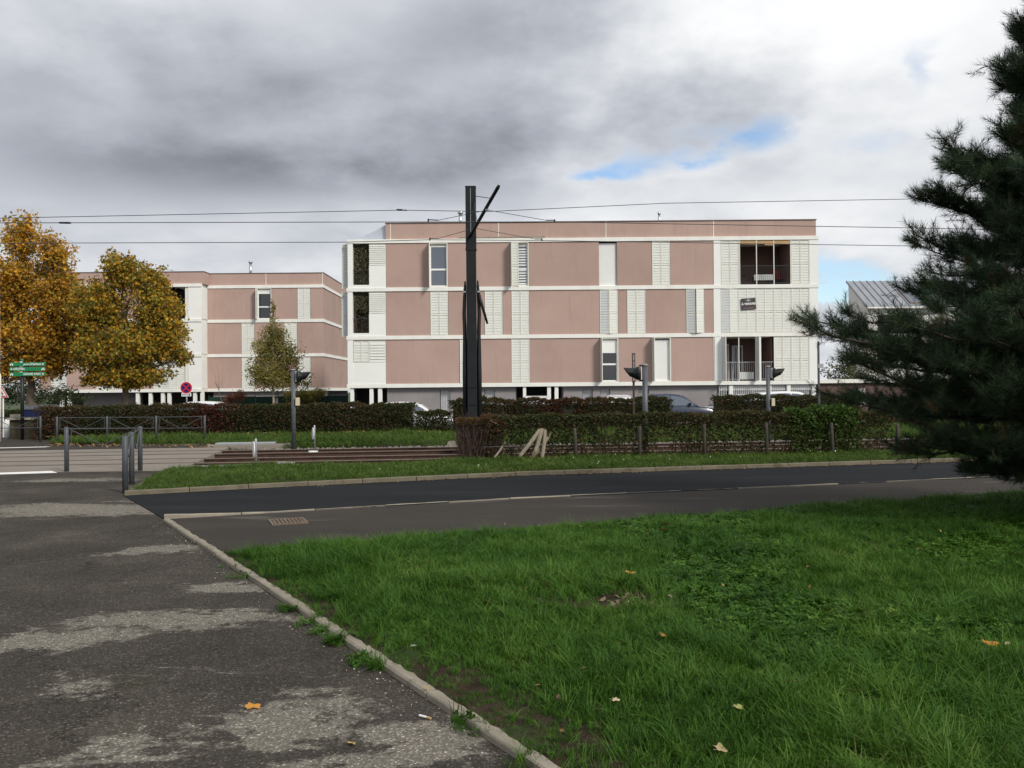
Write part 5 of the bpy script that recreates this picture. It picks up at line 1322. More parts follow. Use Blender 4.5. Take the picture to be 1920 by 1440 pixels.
def star_leaves(P, size, tint):
    """broad five-lobed leaves, slightly cupped"""
    n = len(P); L = (RNG.uniform(.65, 1.2, n) * size)[:, None, None]
    a = RNG.normal(size=(n, 3)); a /= np.linalg.norm(a, axis=1, keepdims=True)
    nrm = RNG.normal(size=(n, 3)); nrm[:, 2] += .5; b = np.cross(nrm, a); b /= np.linalg.norm(b, axis=1, keepdims=True) + 1e-9
    c = np.cross(a, b)
    ang = np.array([0, .62, 1.15, 1.85, 2.55, 3.14, 3.73, 4.43, 5.13, 5.66]); rad = np.array([.55, .28, .5, .26, .40, .16, .40, .26, .5, .28]); cup = np.where(rad > .35, .10, 0)
    ring = a[:, None] * (np.cos(ang) * rad)[None, :, None] + b[:, None] * (np.sin(ang) * rad)[None, :, None] + c[:, None] * cup[None, :, None]
    V = (P[:, None] + ring * L).reshape(-1, 3); k = 10
    return V, (np.arange(n) * k)[:, None] + np.arange(k)[None], np.repeat(tint, k, 0)
def palette(cols, p, n, jit=.18):
    c = np.array(cols)[RNG.choice(len(cols), n, p=np.array(p) / sum(p))]
    return np.clip(c * RNG.uniform(1 - jit, 1 + jit, (n, 1)) * RNG.uniform(.94, 1.06, (n, 3)), 0, 1)
def limb(mb, a, b, r0, r1, sag=0.0, n=6, k=6):
    a, b = Vector(a), Vector(b); L = (b - a).length; pts = []
    for i in range(n + 1):
        t = i / n; j = Vector((random.uniform(-1, 1), random.uniform(-1, 1), random.uniform(-.5, .5))) * L * .025 * (0 < i < n)
        pts.append(a.lerp(b, t) + Vector((0, 0, sag * math.sin(t * math.pi))) + j)
    mb.tube(pts, [r0 + (r1 - r0) * i / n for i in range(n + 1)], k); return pts

# ---- broadleaved trees from lobes measured at their distance
def lobed_tree(name, label, Y, base_u, lobes, n, size, cols, probs, bark, trunk_r, fork, shell=.45, star=True, stems=1, wild=.06, droop=0.0):
    px = Y / FPX; bp = at(base_u, 760, Y)
    t = thing(name, label, 'tree', (bp.x, Y, -.1))
    cen = [(at(u, v, Y), ru * px, rv * px) for u, v, ru, rv in lobes]
    vol = np.array([ru * ru * rv for _, ru, rv in cen]); P, W = [], []
    per = (n * vol ** .8 / (vol ** .8).sum()).astype(int)
    wood = MB(); fk = Vector((bp.x, Y, fork))
    for s_ in range(stems):
        o = Vector((random.uniform(-.4, .4), random.uniform(-.3, .3), 0)) * (stems > 1)
        limb(wood, Vector((bp.x, Y, -.2)) + o * .6, fk + o, trunk_r * 1.15, trunk_r * .85, 0, 5, 10)
    for (c, ru, rv), k in zip(cen, per):
        d = RNG.normal(size=(k, 3)); d /= np.linalg.norm(d, axis=1, keepdims=True)
        rad = RNG.uniform(0, 1, k) ** shell * (1 + RNG.normal(0, wild, k))
        q = d * rad[:, None] * np.array([ru, ru * 1.0, rv]) + np.array(c)
        # gather leaves on sprays so that the crown breaks into clumps with gaps
        m_ = max(6, k // 40); hub = q[RNG.choice(k, m_)]
        near = hub[RNG.integers(0, m_, k)]
        q = near + (q - near) * RNG.uniform(.05, .55, (k, 1)) + RNG.normal(0, size * .6, (k, 3))
        P.append(q); W.append(rad)
        lim = limb(wood, fk, c, trunk_r * .55, trunk_r * .16, ru * .1, 6, 6)
        for j in range(min(16, m_)):
            a = lim[random.randint(2, 6)]; limb(wood, a, Vector(hub[j]), trunk_r * .13, .008, -droop, 4, 4)
    P = np.concatenate(P); k = len(P); tint = palette(cols, probs, k)
    lo = P[:, 2].min(); hgt = (P[:, 2] - lo) / (P[:, 2].max() - lo)
    g = vnoise(P[:, 0] * .9, P[:, 2] * .9, 1.0, 8)
    tint = tint * (1.15 + .6 * g)[:, None]
    V, F_, C = (star_leaves if star else leaf_quads)(P, size, tint)
    wood.build('trunk', bark, t, True)
    link('crown', np_mesh('crown', V, F_, C), 'foliage', t)
    return t
yel = [(.40, .205, .022), (.50, .275, .030), (.26, .185, .032), (.16, .145, .030), (.26, .115, .022), (.10, .062, .020)]
lobed_tree('plane_tree', 'tall yellow-brown plane tree behind the green cycle signs', 45.0, 57, [(42, 448, 46, 58), (104, 482, 42, 54), (25, 540, 78, 78), (112, 566, 66, 80), (60, 640, 96, 62), (-40, 590, 80, 110), (122, 650, 50, 48), (148, 600, 26, 50), (20, 690, 80, 30), (90, 690, 60, 26)], 46000, .175, yel, [.27, .17, .22, .10, .10, .14], 'bark', .19, 2.6)
yel2 = [(.37, .205, .022), (.45, .275, .030), (.22, .185, .032), (.125, .140, .030), (.22, .105, .022), (.085, .060, .020)]
lobed_tree('plane_tree', 'rounder yellow-green plane tree next to the further pink block', 43.0, 238, [(225, 508, 42, 48), (276, 532, 44, 46), (190, 575, 64, 70), (296, 590, 58, 70), (240, 650, 100, 58), (318, 640, 40, 58), (180, 660, 50, 50), (168, 610, 30, 50), (250, 706, 88, 26), (190, 705, 40, 22), (345, 672, 20, 20)], 43000, .168, yel2, [.24, .11, .26, .19, .08, .12], 'bark', .16, 2.5)
ol = [(.20, .180, .052), (.155, .158, .046), (.25, .20, .055), (.12, .11, .034), (.30, .23, .065)]
lobed_tree('birch_tree', 'slender olive-leaved birch in front of the further pink block', 55.0, 512, [(514, 590, 10, 34), (516, 628, 28, 34), (500, 660, 40, 38), (540, 672, 36, 44), (514, 706, 56, 38), (480, 700, 26, 34), (556, 716, 30, 28), (516, 640, 22, 30)], 15000, .125, ol, [.3, .3, .15, .15, .1], 'bark_birch', .055, 1.6, star=False, stems=4, wild=.14)
lobed_tree('olive_shrub', 'olive green shrub at the foot of the further pink block', 57.0, 588, [(575, 742, 24, 18), (600, 738, 18, 12), (548, 744, 20, 16)], 3500, .11, ol, [.3, .3, .15, .15, .1], 'twig', .03, .6, star=False, stems=3)
rd = [(.14, .045, .030), (.10, .045, .03), (.16, .08, .05), (.07, .05, .03)]
lobed_tree('red_shrub', 'reddish shrub beside the dark green screen fence', 56.5, 445, [(448, 742, 22, 16), (430, 748, 18, 12)], 1500, .10, rd, [.4, .3, .2, .1], 'twig', .02, .7, star=False, stems=3)
lobed_tree('autumn_tree', 'orange autumn tree glimpsed through the dark pine', 46.0, 1865, [(1860, 690, 60, 55), (1905, 720, 50, 45), (1800, 720, 40, 30)], 5000, .2, [(.35, .16, .03), (.28, .10, .02), (.16, .12, .03)], [.5, .3, .2], 'bark', .14, 2.0)
lobed_tree('dark_tree', 'dark green evergreen tree behind the low mossy wall', 62.0, 70, [(40, 735, 70, 34), (110, 745, 60, 26), (-40, 725, 60, 50)], 7000, .16, [(.018, .030, .012), (.028, .042, .016), (.04, .05, .02)], [.5, .35, .15], 'bark', .12, 1.2, star=False)
lobed_tree('garden_tree', 'green garden tree beside the low garage', 58.0, 1590, [(1580, 690, 40, 36), (1640, 680, 50, 46), (1610, 715, 60, 24)], 5000, .14, [(.04, .055, .02), (.06, .065, .02), (.09, .07, .025)], [.5, .35, .15], 'bark', .1, 1.5, star=False)
p = at(407, 752, 52); t = thing('bare_sapling', 'thin bare sapling in front of the further pink block', 'sapling', (p.x, 52, 0)); wd = MB()
pts = limb(wd, (at(432, 770, 52).x, 52, -.1), at(403, 716, 52), .03, .012, 0, 5, 6)
for uv in ((398, 690), (412, 700), (407, 684), (415, 716)): limb(wd, pts[-2], at(*uv, 52), .010, .004, 0, 4, 4)
wd.build('trunk', 'bark', t)

# ---- clipped hedges
def hedge(label, x0, x1, yc, width, height, z0, n, size, tintf, lower=1.0, core=True, stems=6.0, twig='twig', ends=.25, name='hedge', topn=.07):
    t = thing(name, label, 'hedge', ((x0 + x1) / 2, yc((x0 + x1) / 2), z0))
    L = x1 - x0
    x = RNG.uniform(x0 - .05, x1 + .05, n)
    # cross-section: most leaves sit on the clipped faces, fewer inside
    s_ = RNG.uniform(0, 1, n); face = RNG.uniform(0, 1, n)
    v = np.where(face < .40, -1 + np.abs(RNG.normal(0, .16, n)), np.where(face < .58, 1 - np.abs(RNG.normal(0, .16, n)), RNG.uniform(-1, 1, n)))
    h = np.where((face >= .58) & (face < .88), 1 - np.abs(RNG.normal(0, .07, n)), s_)
    top = height * (1 + topn * (vnoise(x * 2.2, x * 0, 1, 5) - .5) * 2 + topn * .6 * (vnoise(x * 7, x * 0, 1, 6) - .5) * 2)
    rnd = np.clip((h - .80) / .20, 0, 1) ** 2
    bulge = 1 + .22 * (vnoise(x * 1.5, h * 3, 1, 9) - .5)
    y = yc(x) + v * width / 2 * (1 - .35 * rnd) * bulge
    e = np.minimum(x - x0, x1 - x) / ends; keep = RNG.uniform(0, 1, n) < np.clip(.25 + e + .5 * (1 - h), 0, 1)
    dens = lower + (1 - lower) * np.clip((h - .45) / .25, 0, 1); keep &= RNG.uniform(0, 1, n) < dens
    gap = vnoise(x * 1.4, h * 2.2, 1, 13); keep &= (gap > .16) | (h > .75)
    x, y, h, top = x[keep], y[keep], h[keep], top[keep]
    P = np.stack([x, y, z0 + h * top], 1) + RNG.normal(0, size * .25, (len(x), 3))
    V, F_, C = leaf_quads(P, size, tintf(x, h), up=.45)
    link('foliage', np_mesh('foliage', V, F_, C), 'foliage', t)
    wd = MB()
    for i in range(int(L * stems)):
        xx = random.uniform(x0 + .05, x1 - .05); yy = yc(xx) + random.uniform(-.3, .3) * width
        a = Vector((xx, yy, z0 - .05)); b = Vector((xx + random.uniform(-.18, .18), yc(xx) + random.uniform(-.48, .48) * width, z0 + height * random.uniform(.7, .98)))
        p_ = limb(wd, a, b, random.uniform(.008, .015), .004, 0, 4, 4)
        for _ in range(3):
            q = p_[random.randint(1, 3)]; limb(wd, q, q + Vector((random.uniform(-.28, .28), random.uniform(-.22, .22), random.uniform(.12, .4))), .006, .003, 0, 3, 3)
    wd.build('stems', twig, t)
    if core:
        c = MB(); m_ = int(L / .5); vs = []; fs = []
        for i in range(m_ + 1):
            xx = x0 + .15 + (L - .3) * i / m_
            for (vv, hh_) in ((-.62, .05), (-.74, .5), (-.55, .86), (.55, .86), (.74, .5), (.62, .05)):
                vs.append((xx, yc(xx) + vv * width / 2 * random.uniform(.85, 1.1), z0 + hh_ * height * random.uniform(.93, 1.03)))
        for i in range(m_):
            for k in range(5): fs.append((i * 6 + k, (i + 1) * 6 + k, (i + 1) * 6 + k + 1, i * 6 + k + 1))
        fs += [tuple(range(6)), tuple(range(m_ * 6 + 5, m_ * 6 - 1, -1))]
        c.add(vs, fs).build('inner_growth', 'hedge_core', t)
    return t
GREEN = [(.030, .048, .014), (.045, .065, .018), (.060, .078, .022), (.026, .036, .012)]
BROWN = [(.105, .062, .034), (.075, .048, .028), (.13, .085, .045), (.06, .045, .025)]
RED = [(.105, .030, .022), (.075, .026, .020), (.13, .050, .030), (.055, .028, .02)]
def zones(f):
    def g(x, h):
        n = len(x); w_ = f(x, h); w_ = np.clip(w_ + RNG.normal(0, .18, n), 0, 1); b = palette(GREEN, [.3, .3, .2, .2], n); r_ = palette(BROWN, [.4, .25, .2, .15], n); rr = palette(RED, [.4, .25, .2, .15], n)
        z = np.where((vnoise(x * .9, x * 0, 1, 21) > .66)[:, None], rr, r_)
        return np.where((RNG.uniform(0, 1, n) < w_)[:, None], z, b)
    return g
hy = lambda x: hedge_y(x) + .35
hx = lambda u, Y: (u - 960) / FPX * Y
def bump_at(x, u, w): return np.exp(-((x - hx(u, 34)) / w) ** 2)
def zones(f, redf=lambda x: 0 * x):
    def g(x, h):
        n = len(x); w_ = np.clip(f(x, h) + RNG.normal(0, .12, n), 0, 1); b = palette(GREEN, [.3, .3, .2, .2], n); r_ = palette(BROWN, [.4, .25, .2, .15], n); rr = palette(RED, [.4, .25, .2, .15], n)
        z = np.where((RNG.uniform(0, 1, n) < redf(x))[:, None], rr, r_)
        return np.where((RNG.uniform(0, 1, n) < w_)[:, None], z, b)
    return g
back = zones(lambda x, h: np.clip(.16 + .22 * vnoise(x * .9, h, 1, 3) + .65 * bump_at(x, 120, 1.1) + .30 * bump_at(x, 290, 1.0) + .75 * bump_at(x, 405, .9) + .25 * bump_at(x, 640, 2.0), 0, 1), lambda x: .85 * bump_at(x, 405, 1.0) + .12)
hedge('long clipped back hedge, green and brown, from the low wall to the mast', hx(84, 33.5), hx(778, 34.6), hy, 1.15, 1.26, -.03, 38000, .085, back, ends=.4, stems=3)
hedge('lower thin end of the back hedge in front of the silver-white hatchback', hx(778, 34.6), hx(842, 34.9), hy, 1.0, .90, -.03, 5000, .085, back, stems=5, core=False)
hedge('brown and red back hedge stretch in front of the entrance, beyond the mast', hx(843, 35), hx(1262, 35.8), hy, 1.0, 1.33, .0, 26000, .085, zones(lambda x, h: np.clip(.42 + .45 * (vnoise(x * .7, h, 1, 41) - .5) + .5 * bump_at(x, 1050, 1.0), 0, 1), lambda x: .9 * bump_at(x, 1055, 1.1) + .1), stems=3)
hedge('clipped back hedge stretch in front of the white people carrier', hx(1338, 36), hx(1625, 36.5), hy, 1.0, 1.40, .0, 17000, .085, zones(lambda x, h: np.clip(.42 + .4 * (vnoise(x, h, 1, 43) - .5), 0, 1), lambda x: .1 + 0 * x), stems=3)
hedge('low tail of the back hedge lost behind the pine', hx(1640, 36.5), hx(1990, 38), hy, 1.0, 1.2, .0, 9000, .095, back, stems=2)
fh = lambda x: 20.85 + .11 * x
front = zones(lambda x, h: np.clip(.18 + .35 * (vnoise(x * 1.1, h * 2, 1, 51)) + .9 * np.exp(-((x + .85) / .35) ** 2), 0, 1))
hedge('front hedge along the wire fence, leafy on top and open near the ground', hx(905, 20.8), hx(1655, 22), fh, .85, 1.05, .05, 36000, .070, front, lower=.42, core=False, stems=11, name='hedge', topn=.05)
def lush(x, h): return palette([(.050, .095, .018), (.075, .130, .024), (.035, .065, .014), (.10, .15, .03)], [.35, .3, .25, .1], len(x))
hedge('lush brighter green bush rising above the front hedge', hx(1478, 21.4), hx(1602, 21.7), fh, .9, 1.17, .05, 7500, .085, lush, lower=.55, core=False, stems=6, name='bush', topn=.16)
hedge('dark green hedge plants behind the low mossy wall', hx(-60, 42), hx(70, 42), lambda x: 41.5 + 0 * x, 1.2, 1.05, -.1, 5000, .1, lambda x, h: palette(GREEN, [.3, .3, .2, .2], len(x)), stems=2)
# bare, dense twiggy end of the front hedge beside the mast
t = thing('bare_bush', 'bare purple-brown twiggy end of the front hedge next to the mast', 'bush', (hx(890, 20.8), fh(-1), .05)); wd = MB()
for i in range(560):
    xx = random.uniform(hx(858, 20.8), hx(935, 20.8)); yy = fh(xx) + random.uniform(-.42, .38)
    a = Vector((xx * .85 + hx(896, 20.8) * .15 + random.uniform(-.1, .1), yy, .03)); b = Vector((xx + random.uniform(-.16, .16), yy + random.uniform(-.1, .1), .05 + random.uniform(.45, 1.0)))
    p_ = limb(wd, a, b, .0065, .003, random.uniform(-.03, .05), 3, 3)
    for _ in range(2): q = p_[random.randint(1, 3)]; limb(wd, q, q + Vector((random.uniform(-.17, .17), random.uniform(-.15, .15), random.uniform(-.02, .25))), .004, .002, 0, 2, 3)
wd.build('stems', 'twig_purple', t)
n = 2600; x = RNG.uniform(hx(856, 20.8), hx(938, 20.8), n); P = np.stack([x, fh(x) + RNG.uniform(-.42, .4, n), .06 + np.where(RNG.uniform(0, 1, n) < .7, RNG.uniform(.84, 1.0, n), RNG.uniform(.1, .9, n))], 1)
V, F_, C = leaf_quads(P, .055, palette([(.16, .07, .025), (.11, .055, .03), (.07, .05, .02), (.05, .06, .02)], [.3, .3, .2, .2], n)); link('foliage', np_mesh('foliage', V, F_, C), 'foliage', t)

# ---- the big pine
def pine():
    X, Yp = 7.0, 10.6
    t = thing('pine_tree', 'big dark pine whose branches sweep over the lawn and footpath', 'tree', (X, Yp, 0))
    wd = MB()
    tp = [(X, Yp, -.2), (X + .02, Yp, 1.5), (X - .05, Yp + .05, 3.0), (X, Yp, 4.5), (X + .03, Yp - .03, 5.8), (X, Yp, 6.75)]
    wd.tube(tp, [.20, .17, .13, .09, .05, .012], 12)
    zs = np.array([.3, .65, .93, 1.5, 2.0, 2.35, 2.5, 2.9, 3.4, 4.05, 4.50, 4.75, 5.05, 5.45, 5.9, 6.3, 6.75])
    Rs = np.array([1.0, 1.75, 2.7, 3.4, 3.6, 3.95, 3.45, 2.55, 2.3, 2.25, 1.95, 1.15, .85, 1.30, 1.0, .7, .15])
    prof = lambda z: float(np.interp(z, zs, Rs))
    sites = []   # shoot base, direction
    def twig(a, d, L, r):
        b = a + d * L + Vector((0, 0, L * .16)); wd.tube([a, a.lerp(b, .5) - Vector((0, 0, L * .03)), b], [r, r * .7, r * .4], 4); return b
    def branch(ztip, az, Rad):
        rise = (np.interp(ztip, [.4, 1.2, 2.5, 4, 7, 9.6], [-.22, -.05, .06, .16, .34, .5]) + random.uniform(-.10, .10)) * Rad
        z0 = max(.35, ztip - rise); a = Vector((X, Yp, z0)); n = 10; pts = [a]; h_ = az; step = Rad / n; zc = z0; wob = random.uniform(-.10, .10); ph = random.uniform(0, 6)
        for i in range(1, n + 1):
            s = i / n; h_ += wob * .35 * math.sin(s * 6 + ph) + random.gauss(0, .05)
            zc = z0 + rise * (s ** 1.4 if rise > 0 else s) - .07 * Rad * math.sin(s * math.pi) * (1 - .3 * s) + random.gauss(0, .02) + .05 * Rad * max(0, s - .7)
            q = pts[-1] + Vector((math.cos(h_), math.sin(h_), 0)) * step; q.z = zc; pts.append(q)
        wd.tube(pts, [.006 + .0105 * Rad * (1 - i / n) ** .9 for i in range(n + 1)], 6)
        for i in range(2, n + 1):
            s = i / n; dl = (pts[i] - pts[i - 1]).normalized(); side = Vector((-dl.y, dl.x, 0)).normalized()
            reps = 1 if s < .4 else 2
            for sg in ([-1, 1] * reps if i < n else [-1, 0, 1, .5, -.5]):
                if s < .45 and random.random() < .35: continue
                L2 = (.16 + .20 * Rad * (1 - s) * random.uniform(.3, 1.1)) * random.uniform(.7, 1.25)
                an = sg * R(random.uniform(25, 70)) if i < n else sg * R(35)
                d2 = (dl * math.cos(an) + side * math.sin(an) + Vector((0, 0, random.uniform(-.25, .50)))).normalized()
                start = pts[i - 1].lerp(pts[i], random.random())
                e = twig(start, d2, L2, .006)
                sites.append((e, d2 + Vector((0, 0, .3)), random.uniform(.9, 1.15)))
                k3 = max(1, int(L2 / .15))
                for j in range(k3):
                    q = start.lerp(e, (j + .8) / (k3 + .5)); a3 = random.choice((-1, 1)) * R(random.uniform(30, 75))
                    s3 = d2.cross(Vector((0, 0, 1))).normalized()
                    d3 = (d2 * math.cos(a3) + s3 * math.sin(a3) + Vector((0, 0, random.uniform(-.35, .6)))).normalized()
                    e3 = twig(q, d3, random.uniform(.08, .18), .0045); sites.append((e3, d3 + Vector((0, 0, .25)), random.uniform(.8, 1.1)))
    for z, Rr in zip(zs[1:], Rs[1:]):                      # limbs that make the outline towards the street
        for da in (0, random.uniform(.2, .35), -random.uniform(.2, .35), random.uniform(.45, .7), random.uniform(.8, 1.1), -random.uniform(.45, .6)):
            branch(z + random.uniform(-.05, .05), math.pi + .10 + da, (Rr - .12) * (1.0 if da == 0 else random.uniform(.62, .90)))
    z = .75
    while z < 6.5:
        k = 5 if z > 1.2 else 4; off = random.uniform(0, 6.28)
        for i in range(k):
            zt = z + random.uniform(-.15, .15); branch(zt, off + i * 6.283 / k + random.uniform(-.25, .25), prof(zt) * random.uniform(.55, .88))
        z += .22
    for _ in range(3): sites.append((Vector((X, Yp, 6.75)), Vector((random.uniform(-.3, .3), random.uniform(-.3, .3), 1)), 1.0))
    for (e, d, sc_) in list(sites):                        # side shoots: foliage gathers in clumps round every twig end
        for _ in range(random.choice((0, 0, 1, 1))):
            o_ = Vector((random.gauss(0, 1), random.gauss(0, 1), random.gauss(.35, .8))).normalized()
            st = e - d.normalized() * random.uniform(.05, .16); b_ = st + (o_ + d.normalized() * .5).normalized() * random.uniform(.10, .20)
            wd.tube([st, b_], [.004, .003], 3, False); sites.append((b_, (o_ + d).normalized() + Vector((0, 0, .2)), random.uniform(.75, 1.0)))
    wd.build('trunk', 'bark_pine', t)
    # needles: thin blades fanned round the end of every shoot
    B_ = np.array([tuple(s[0]) for s in sites]); D = np.array([tuple(s[1].normalized()) for s in sites]); sc = np.array([s[2] for s in sites])
    n = len(B_); k = int(min(90, 1250000 / n))
    ref = np.where(np.abs(D[:, 2:3]) < .9, np.array([[0, 0, 1.0]]), np.array([[1.0, 0, 0]]))
    U = np.cross(D, ref); U /= np.linalg.norm(U, axis=1, keepdims=True); W = np.cross(D, U)
    s = RNG.uniform(-.17, .04, (n, k)); th = RNG.uniform(0, 6.283, (n, k)); op = RNG.uniform(.45, 1.15, (n, k)) - np.clip(s, -1, .04) * 1.2 - .25 * (s > 0)
    L = RNG.uniform(.080, .135, (n, k)) * sc[:, None]
    base = B_[:, None] + D[:, None] * s[..., None]
    nd = D[:, None] * np.cos(op)[..., None] + (U[:, None] * np.cos(th)[..., None] + W[:, None] * np.sin(th)[..., None]) * np.sin(op)[..., None]
    sd = np.cross(nd, RNG.normal(size=(n, k, 3))); sd /= np.linalg.norm(sd, axis=2, keepdims=True); wdt = .0023
    tipp = base + nd * L[..., None]; tipp[..., 2] += .006
    V = np.stack([base - sd * wdt, base + sd * wdt, tipp], 2).reshape(-1, 3)
    shade = palette([(.030, .056, .026), (.042, .072, .031), (.022, .042, .022), (.060, .088, .036)], [.35, .3, .25, .1], n, .2)
    old = RNG.uniform(0, 1, n) < .012; shade[old] = np.array((.12, .06, .025))
    C = np.repeat(shade, k * 3, 0)
    print('pine shoots', n, 'needles', n * k)
    link('crown', np_mesh('crown', V, np.arange(n * k * 3).reshape(-1, 3), C), 'needle', t)
pine()

# ---- grass: tufts scattered by geometry nodes over points laid on the ground sheets
PROTO = bpy.data.collections.new('tuft_sources')          # never linked to the scene
def tuft(name, blades, hmin, hmax, spread, lean, wid, mat_, broad=False):
    V, F_, C = [], [], []
    for i in range(blades):
        a = random.uniform(0, 6.283); r_ = spread * math.sqrt(random.random()); bx_, by_ = r_ * math.cos(a), r_ * math.sin(a)
        h_ = random.uniform(hmin, hmax); az = random.uniform(0, 6.283); ln = random.uniform(.15, 1.0) * lean * h_
        dx, dy = math.cos(az), math.sin(az); sx, sy = -dy * wid / 2, dx * wid / 2; k = len(V); tone = random.random()
        if broad:   # three round leaflets on a stalk
            for j in range(3):
                aj = az + j * 2.094; ex, ey = math.cos(aj) * .011, math.sin(aj) * .011; cx_, cy_, cz_ = bx_ + dx * ln * .4 + ex, by_ + dy * ln * .4 + ey, h_
                k = len(V); V += [(cx_ + math.cos(q) * .010, cy_ + math.sin(q) * .010, cz_ + .003 * math.cos(q - aj)) for q in np.arange(6) * 1.047]; F_.append(tuple(range(k, k + 6))); C += [tone] * 6
        else:
            for t_, w_ in ((0, 1.0), (.45, .85), (.8, .5)):
                px_, py_, pz_ = bx_ + dx * ln * t_ ** 1.8, by_ + dy * ln * t_ ** 1.8, h_ * t_ * (1 - .18 * t_ * lean)
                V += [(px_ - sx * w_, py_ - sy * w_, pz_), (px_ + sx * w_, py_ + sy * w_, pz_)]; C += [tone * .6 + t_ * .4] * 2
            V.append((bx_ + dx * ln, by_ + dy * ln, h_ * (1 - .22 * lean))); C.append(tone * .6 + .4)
            F_ += [(k, k + 1, k + 3, k + 2), (k + 2, k + 3, k + 5, k + 4), (k + 4, k + 5, k + 6)]
    me = bpy.data.meshes.new(name); me.from_pydata(V, [], F_); me.update()
    at_ = me.color_attributes.new('tint', 'FLOAT_COLOR', 'POINT'); c = np.ones((len(V), 4), np.float32); c[:, :3] = np.array(C)[:, None]; at_.data.foreach_set('color', c.ravel())
    me.materials.append(M[mat_]); o = bpy.data.objects.new(name, me); PROTO.objects.link(o); return o
def scatter(name, P, scale, pick, protos, label, cat='grass', tilt=.25):
    n = len(P); me = bpy.data.meshes.new(name); me.vertices.add(n); me.vertices.foreach_set('co', np.asarray(P, np.float32).ravel())
    rot = np.stack([RNG.normal(0, tilt, n), RNG.normal(0, tilt, n), RNG.uniform(0, 6.283, n)], 1).astype(np.float32)
    a = me.attributes.new('turn', 'FLOAT_VECTOR', 'POINT'); a.data.foreach_set('vector', rot.ravel())
    a = me.attributes.new('size', 'FLOAT', 'POINT'); a.data.foreach_set('value', np.asarray(scale, np.float32))
    a = me.attributes.new('pick', 'INT', 'POINT'); a.data.foreach_set('value', np.asarray(pick, np.int32))
    me.update(); o = link(name, me)
    ng = bpy.data.node_groups.new(name, 'GeometryNodeTree')
    ng.interface.new_socket('Geometry', in_out='INPUT', socket_type='NodeSocketGeometry'); ng.interface.new_socket('Geometry', in_out='OUTPUT', socket_type='NodeSocketGeometry')
    N = ng.nodes; Lk = ng.links; gi, go = N.new('NodeGroupInput'), N.new('NodeGroupOutput')
    inst = N.new('GeometryNodeInstanceOnPoints'); join = N.new('GeometryNodeGeometryToInstance')
    for pr in reversed(protos):
        oi = N.new('GeometryNodeObjectInfo'); oi.inputs['Object'].default_value = pr; Lk.new(oi.outputs['Geometry'], join.inputs[0])
    def named(nm, ty):
        q = N.new('GeometryNodeInputNamedAttribute'); q.data_type = ty; q.inputs[0].default_value = nm; return q.outputs[0]
    eu = N.new('FunctionNodeEulerToRotation'); Lk.new(named('turn', 'FLOAT_VECTOR'), eu.inputs[0])
    Lk.new(gi.outputs[0], inst.inputs['Points']); Lk.new(join.outputs[0], inst.inputs['Instance']); inst.inputs['Pick Instance'].default_value = True
    Lk.new(named('pick', 'INT'), inst.inputs['Instance Index']); Lk.new(eu.outputs[0], inst.inputs['Rotation']); Lk.new(named('size', 'FLOAT'), inst.inputs['Scale'])
    Lk.new(inst.outputs[0], go.inputs[0])
    md = o.modifiers.new('scatter', 'NODES'); md.node_group = ng
    return tag(o, label, cat, kind='stuff')
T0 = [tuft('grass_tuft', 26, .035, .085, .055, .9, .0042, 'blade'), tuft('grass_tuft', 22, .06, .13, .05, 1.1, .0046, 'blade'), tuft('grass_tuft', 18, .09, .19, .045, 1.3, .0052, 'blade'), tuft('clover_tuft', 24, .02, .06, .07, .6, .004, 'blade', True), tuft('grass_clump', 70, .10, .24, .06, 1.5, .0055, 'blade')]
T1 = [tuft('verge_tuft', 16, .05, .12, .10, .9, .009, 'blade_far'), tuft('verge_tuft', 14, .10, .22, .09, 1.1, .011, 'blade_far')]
def view_pts(poly, n, rmin, rmax, az0, az1, power=1.0):
    """points by bearing and distance from the viewer, so that density falls off with distance"""
    u = RNG.uniform(0, 1, n); r_ = (rmin ** power + u * (rmax ** power - rmin ** power)) ** (1 / power); az = RNG.uniform(R(az0), R(az1), n)
    x, y = r_ * np.sin(az), r_ * np.cos(az); k = inside(x, y, poly); return x[k], y[k]
x, y = view_pts(lawn_poly, 165000, 2.6, 19, -38, 52, 1.25)
e = edge_dist(x, y, lawn_kerb); eg = edge_dist(x, y, G)
nb = vnoise(x, y, 1.5, 61) * .6 + vnoise(x, y, 5.0, 62) * .4
p_keep = np.clip((e - .05 - (.12 + .35 * np.clip((7 - y) / 3, 0, 1)) * np.clip(nb - .34, 0, 1) * 2) / .20, .30, 1) * (e > .065) * np.where(eg < .09, 0, 1)
db = np.hypot((x - bare.x) / .50, (y - bare.y) / .34) + (nb - .5) * .8; p_keep *= np.clip((db - .55) / .55, .03, 1)
db2 = np.hypot((x - bare.x + .55) / .30, (y - bare.y + .02) / .18) + (nb - .5) * .6; p_keep *= np.clip((db2 - .5) / .6, .12, 1)
k = RNG.uniform(0, 1, len(x)) < p_keep; x, y, e, eg = x[k], y[k], e[k], eg[k]
lush_ = vnoise(x, y, .55, 63) * .55 + vnoise(x, y, 2.2, 64) * .45
clov = (vnoise(x, y, .8, 65) > .56) & (x > 1.2)
pick = np.where(lush_ > .62, 2, np.where(lush_ > .44, 1, 0)); pick = np.where(RNG.uniform(0, 1, len(x)) < .25, RNG.integers(0, 3, len(x)), pick); pick = np.where(clov & (RNG.uniform(0, 1, len(x)) < .6), 3, pick)
pick = np.where((RNG.uniform(0, 1, len(x)) < .006 * (vnoise(x, y, .7, 69) > .45)) & (e > .3), 4, pick)
size = RNG.uniform(.6, 1.1, len(x)) * (.62 + .55 * lush_) * np.clip(.55 + e / 1.0, .55, 1) * np.clip(.55 + eg / 1.0, .55, 1)
scatter('lawn_grass', np.stack([x, y, lawn_z(x, y) - .006], 1), size, pick, T0, 'green lawn grass with clover filling the near corner', tilt=.30)
